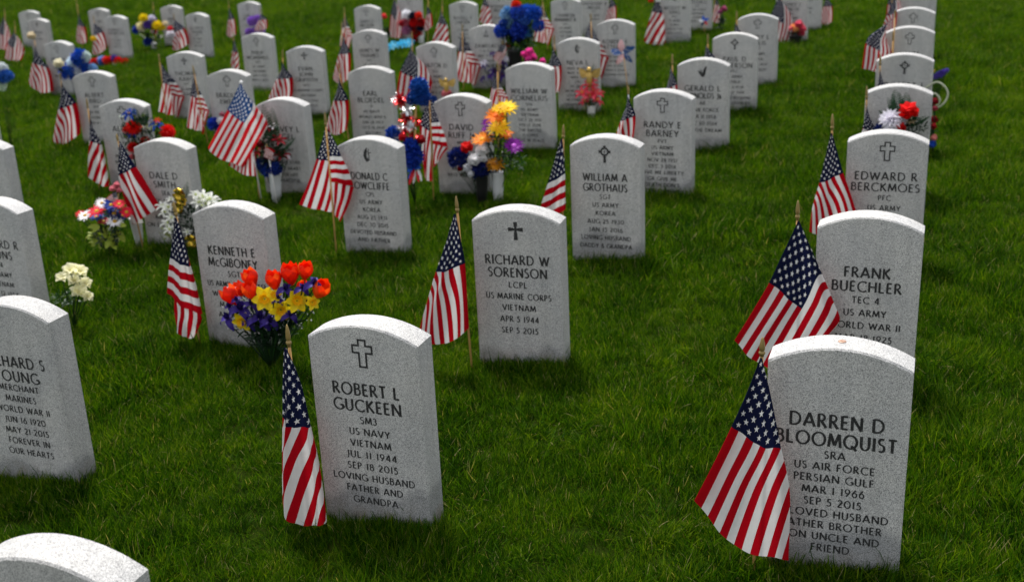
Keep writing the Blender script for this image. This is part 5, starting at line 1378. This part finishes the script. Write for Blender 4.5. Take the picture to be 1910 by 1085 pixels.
B.foliage(GREEN_DARK, 988, 118, 12, 8, 30, 8, 4, .4)

def angel(o, u, v, hpx, off, label, low):
    B = Bouquet(o, (u, low), label, 'figurine', off=off, name='angel_figurine', group='golden angel picks')
    org = B.root.location; k = B.k
    p = B.pt(u, v) - org; h = hpx * k
    Z = Vector((0, 0, 1))
    mb = MB()
    mb.tube([p - Z * h * .62, p - Z * h * .3, p + Z * h * .02, p + Z * h * .16, p + Z * h * .22], [h * .10, h * .16, h * .17, h * .12, h * .06], 12)
    b_ = B.add('body', mb, GOLD_RESIN)
    mb = MB(); mb.tube([p + Z * h * s for s in (.18, .22, .28, .36, .43, .46)], [h * .05, h * .10, h * .13, h * .13, h * .08, h * .02], 10); B.add('head', mb, GOLD_RESIN)
    for sg in (-1, 1):
        mb = MB()
        for i in range(5):
            dd = (B.X * sg + Z * (.55 - .22 * i) + B.Y * .2)
            mb.grid(leaf_grid(p + Z * h * .06 + B.Y * .01, dd, -B.Y, h * (.75 - .05 * i), h * .24, .1, 5))
        B.add('wing', mb, GOLD_RESIN)
    mb = MB(); mb.tube([p - Z * h * .6, B.base - org - Z * .03], [.003, .003], 6); B.add('stick', mb, WOOD)
    return B
B = angel('Y6', 1099, 141, 34, -.14, 'golden angel pick above the coral lilies', 200)
B = Bouquet('Y6', (1100, 212), 'coral pink lilies in a small white cone vase with a grass sprig', off=-.12)
h_ = cr(940, 0, 3.742)
for x, y, r in ((600, 610, 50), (550, 655, 52), (645, 665, 54), (600, 680, 56), (570, 715, 44), (640, 705, 50), (610, 575, 40), (625, 640, 44)):
    B.flower('lily', *h_(x, y), r / 3.742, FR.choice(['f04a62', 'ee3c58', 'f26a7c']), 'f0c860')
B.foliage(GREEN_LIME, 1092, 200, 8, 5, 18, 8, 3, .4); B.foliage(FERN, 1104, 150, 12, 18, 36, 18, 1.4, .2); B.foliage(GREEN_MID, 1100, 195, 14, 6, 30, 9, 4, .4)
B.vase(1103, 197, 212, 8, 6, WHITE_PLASTIC)
B = angel('D5', 832, 158, 28, -.12, 'golden angel pick behind the MM2 headstone', 190)
B = Bouquet('D5', (834, 192), 'pale pink bloom under the golden angel behind the MM2 headstone', 'flower', off=-.14, name='pink_flower')
B.flower('rose', 831, 176, 9, 'f0909c'); B.flower('rose', 838, 174, 6, 'e87888'); B.flower('cluster', 808, 186, 6, '1448a0')

# --- pinwheels
def pinwheel(o, u, v, rpx, off, label, foot, cols, n=5):
    B = Bouquet(o, foot, label, 'pinwheel', off=off, name='pinwheel', group='toy pinwheels on sticks')
    org = B.root.location; p = B.pt(u, v, -.01) - org; r = rpx * B.k
    Z = Vector((0, 0, 1))
    for i in range(n):
        a = PI / 2 + .12 + 2 * PI * i / n
        d = B.X * math.cos(a) + Z * math.sin(a); w = B.X * -math.sin(a) + Z * math.cos(a)
        mb = MB(); rows = []
        for q in range(9):
            s_ = q / 8
            ww = r * .48 * (math.sin(PI * min(.97, .06 + s_ * .9)) ** .8)
            rows.append([p + d * r * s_ + w * ww * (t * .5 + .10) - B.Y * (r * .22 * math.sin(PI * s_) * (t + 1) * .5) for t in (-1, -.3, .4, 1)])
        mb.grid(rows)
        o_ = B.add('blade', mb, cols[i % len(cols)])
    mb = MB(); mb.tube([p - B.Y * .012, p + B.Y * .012], [.008, .008], 10); B.add('hub', mb, WHITE_PLASTIC)
    mb = MB(); mb.tube([p + B.Y * .012, B.base - org - Z * .03], [.0035, .0035], 7); B.add('stick', mb, WOOD)
def stripes(name, a, b, sc):
    t = NT(name)
    tc = t.node('ShaderNodeTexCoord').outputs['Object']
    wv = t.node('ShaderNodeTexWave', {'Vector': tc, 'Scale': sc}, bands_direction='X').outputs[0]
    t.set(Base_Color=t.mix(t.smooth(wv, .42, .58), a, b), Roughness=.35)
    return t.m
def dots(name, a, b, sc):
    t = NT(name)
    tc = t.node('ShaderNodeTexCoord').outputs['Object']
    vo = t.node('ShaderNodeTexVoronoi', {'Vector': tc, 'Scale': sc, 'Randomness': .3}).outputs['Distance']
    t.set(Base_Color=t.mix(t.M('LESS_THAN', vo, .3), a, b), Roughness=.35)
    return t.m
PW_S, PW_B = stripes('pinwheel_stripes', (.72, .72, .72, 1), (.55, .03, .05, 1), 26.), dots('pinwheel_stars', (.02, .08, .28, 1), (.7, .7, .7, 1), 60.)
pinwheel('Y7', 1162, 98, 24, -1.0, 'patriotic pinwheel of striped and starry blue blades on a stick', (1176, 225), [PW_S, PW_B, PW_S, PW_B, PW_B])
pinwheel('T5', 1313, 39, 10, -.2, 'tiny blue, white and red pinwheel at the foot of a far headstone', (1315, 58), [petal('1c50b8'), petal('f0f0f4'), petal('16305c'), petal('d83040'), petal('1c50b8')])

# --- right hand side
B = Bouquet('T6', (1486, 78), 'pink and yellow flowers in a dark pot at the foot of a far headstone', off=-.25)
for x, y, r, col in ((1490, 46, 9, 'f0607c'), (1480, 52, 8, 'f0a060'), (1496, 55, 9, 'ee5c78'), (1485, 56, 7, 'f4b070'), (1494, 63, 8, 'e84868'), (1476, 54, 6, 'f08090')): B.flower('rose', x, y, r, col)
B.foliage(GREEN_DARK, 1484, 66, 14, 5, 40, 7, 4, .4); B.vase(1484, 66, 78, 12, 10, BLACK_VASE, 0, 'pot')
B = Bouquet('T5', (1345, 62), 'dull pink bloom on dark leaves right of the far pinwheel', 'flower', off=-.2, name='pink_flower')
B.flower('rose', 1350, 18, 7, 'b04878'); B.flower('rose', 1343, 24, 6, '983870'); B.foliage(GREEN_DARK, 1345, 44, 4, 12, 30, 12, 4, .2)
B = Bouquet('T4', (1216, 84), 'red and white blooms behind the broad faded flag', off=-.08)
B.flower('rose', 1214, 2, 6, 'e03018'); B.flower('rose', 1227, 2, 6, 'f0f0f4')
i_ = cr(1600, 60, 4.933)
B = Bouquet('R4', (1686, 262), 'fern spray with a red rose and a white chrysanthemum leaning on the headstone', off=-.08)
B.flower('rose', *i_(470, 742), 20, 'e80808', dz=-.04, trans=.2); B.flower('mum', *i_(310, 815), 20, 'eceaf2', dz=-.03); B.flower('mum', *i_(380, 812), 13, 'e6e4ee', dz=-.02); B.flower('rose', *i_(390, 890), 12, 'd80c0c', dz=-.05)
B.flower('cluster', *i_(205, 890), 8, '14286e', dz=-.03); B.flower('daisy', *i_(480, 815), 9, 'c8b890', dz=-.02)
B.fern(FERN, 1682, 235, 1669, 166, 30, 15); B.fern(FERN, 1686, 230, 1692, 172, 24, 14); B.fern(FERN, 1680, 235, 1640, 205, 22, 12); B.fern(FERN, 1688, 238, 1735, 216, 20, 12); B.fern(FERN, 1680, 235, 1656, 180, 22, 12); B.fern(FERN, 1690, 238, 1712, 196, 20, 11)
B.foliage(GREEN_DARK, 1685, 236, 42, 16, 120, 13, 4, .4)
B = Bouquet('R5', (1742, 262), 'red blooms and a blue ribbon showing past the right edge of the fern-spray headstone', off=-.06)
for x, y, r, col in ((1743, 190, 8, 'a01024'), (1744, 203, 6, 'b84858'), (1742, 225, 9, '9c0c1c'), (1741, 236, 7, 'a80c1c'), (1742, 256, 7, 'e08c84'), (1739, 268, 8, '1a4ab0')): B.flower('rose', x, y, r, col)
B.foliage(GREEN_DARK, 1736, 240, 6, 14, 30, 9, 4, .3)
def heart():
    B = Bouquet('R5', (1738, 250), 'pale wire heart standing behind the fern-spray headstone', 'ornament', off=-.03, name='wire_heart')
    org = B.root.location
    for nm, pts in (('outer_wire', [(1710, 178), (1722, 168), (1735, 158), (1746, 153), (1756, 156), (1765, 165), (1768, 176), (1764, 188), (1755, 197), (1744, 203), (1738, 206), (1736, 250)]), ('inner_wire', [(1718, 188), (1730, 180), (1742, 174), (1749, 178), (1753, 186), (1750, 194), (1744, 199), (1739, 202)])):
        P_ = [B.pt(*a) - org for a in pts]
        dense = []
        for i in range(len(P_) - 1):
            for f_ in range(4): dense.append(catmull([np.array(x) for x in P_], (i + f_ / 4) / (len(P_) - 1)))
        mb = MB(); mb.tube([Vector([float(c_) for c_ in x]) for x in dense], [.006] * len(dense), 7); B.add(nm, mb, WIRE)
heart()
B = Bouquet('R6', (1742, 175), 'purple lavender sprig sticking out right of a headstone', 'flower', off=-.05, name='lavender_sprig')
for x, y, r in ((1745, 143, 4), (1749, 141, 4), (1753, 139, 5), (1757, 136, 4.5), (1761, 134, 4), (1766, 131, 3)): B.flower('cluster', x, y, r, '6a54c0')
B.flower('rose', 1741, 133, 4, 'd8b848')

# --- copper coin on the nearest right headstone
def coin():
    P, X, Y = frame('R1')
    r = ray(1571, 636.5)
    h = HA - HS; w = WID / 2; R = (w * w + h * h) / (2 * h)
    best = None
    for i in range(400):                      # march to the curved top
        t = 1.8 + i * .005
        q = CAMP + r * t - P
        lx, z = q.dot(X), q.z
        if abs(lx) < w and z < HA - R + math.sqrt(R * R - lx * lx): best = (lx, q.dot(Y)); break
    lx, ly = best
    z = HA - R + math.sqrt(R * R - lx * lx)
    n = (X * (lx / R) + Vector((0, 0, 1)) * math.sqrt(1 - (lx / R) ** 2)).normalized()
    mb = MB()
    prof = [(0, .0088), (.0003, .0095), (.0013, .0095), (.0016, .0090), (.0014, .0084), (.00135, .002)]
    mb.tube([(0, 0, a) for a, b in prof], [b for a, b in prof], 28)
    for q in range(5):                        # a worn profile in low relief
        mb.tube([(-.002 + .0008 * q, -.003 + .0012 * q, .0014), (-.001 + .0006 * q, -.002 + .0013 * q, .0018)], [.0014, .0006], 6)
    o = link('coin', mb.mesh('coin', COPPER), None)
    o.location = P + X * lx + Y * ly + Vector((0, 0, z))
    o.rotation_euler = n.to_track_quat('Z', 'Y').to_euler()
    tag(o, 'small copper coin lying on top of the large front headstone', 'coin')
coin()
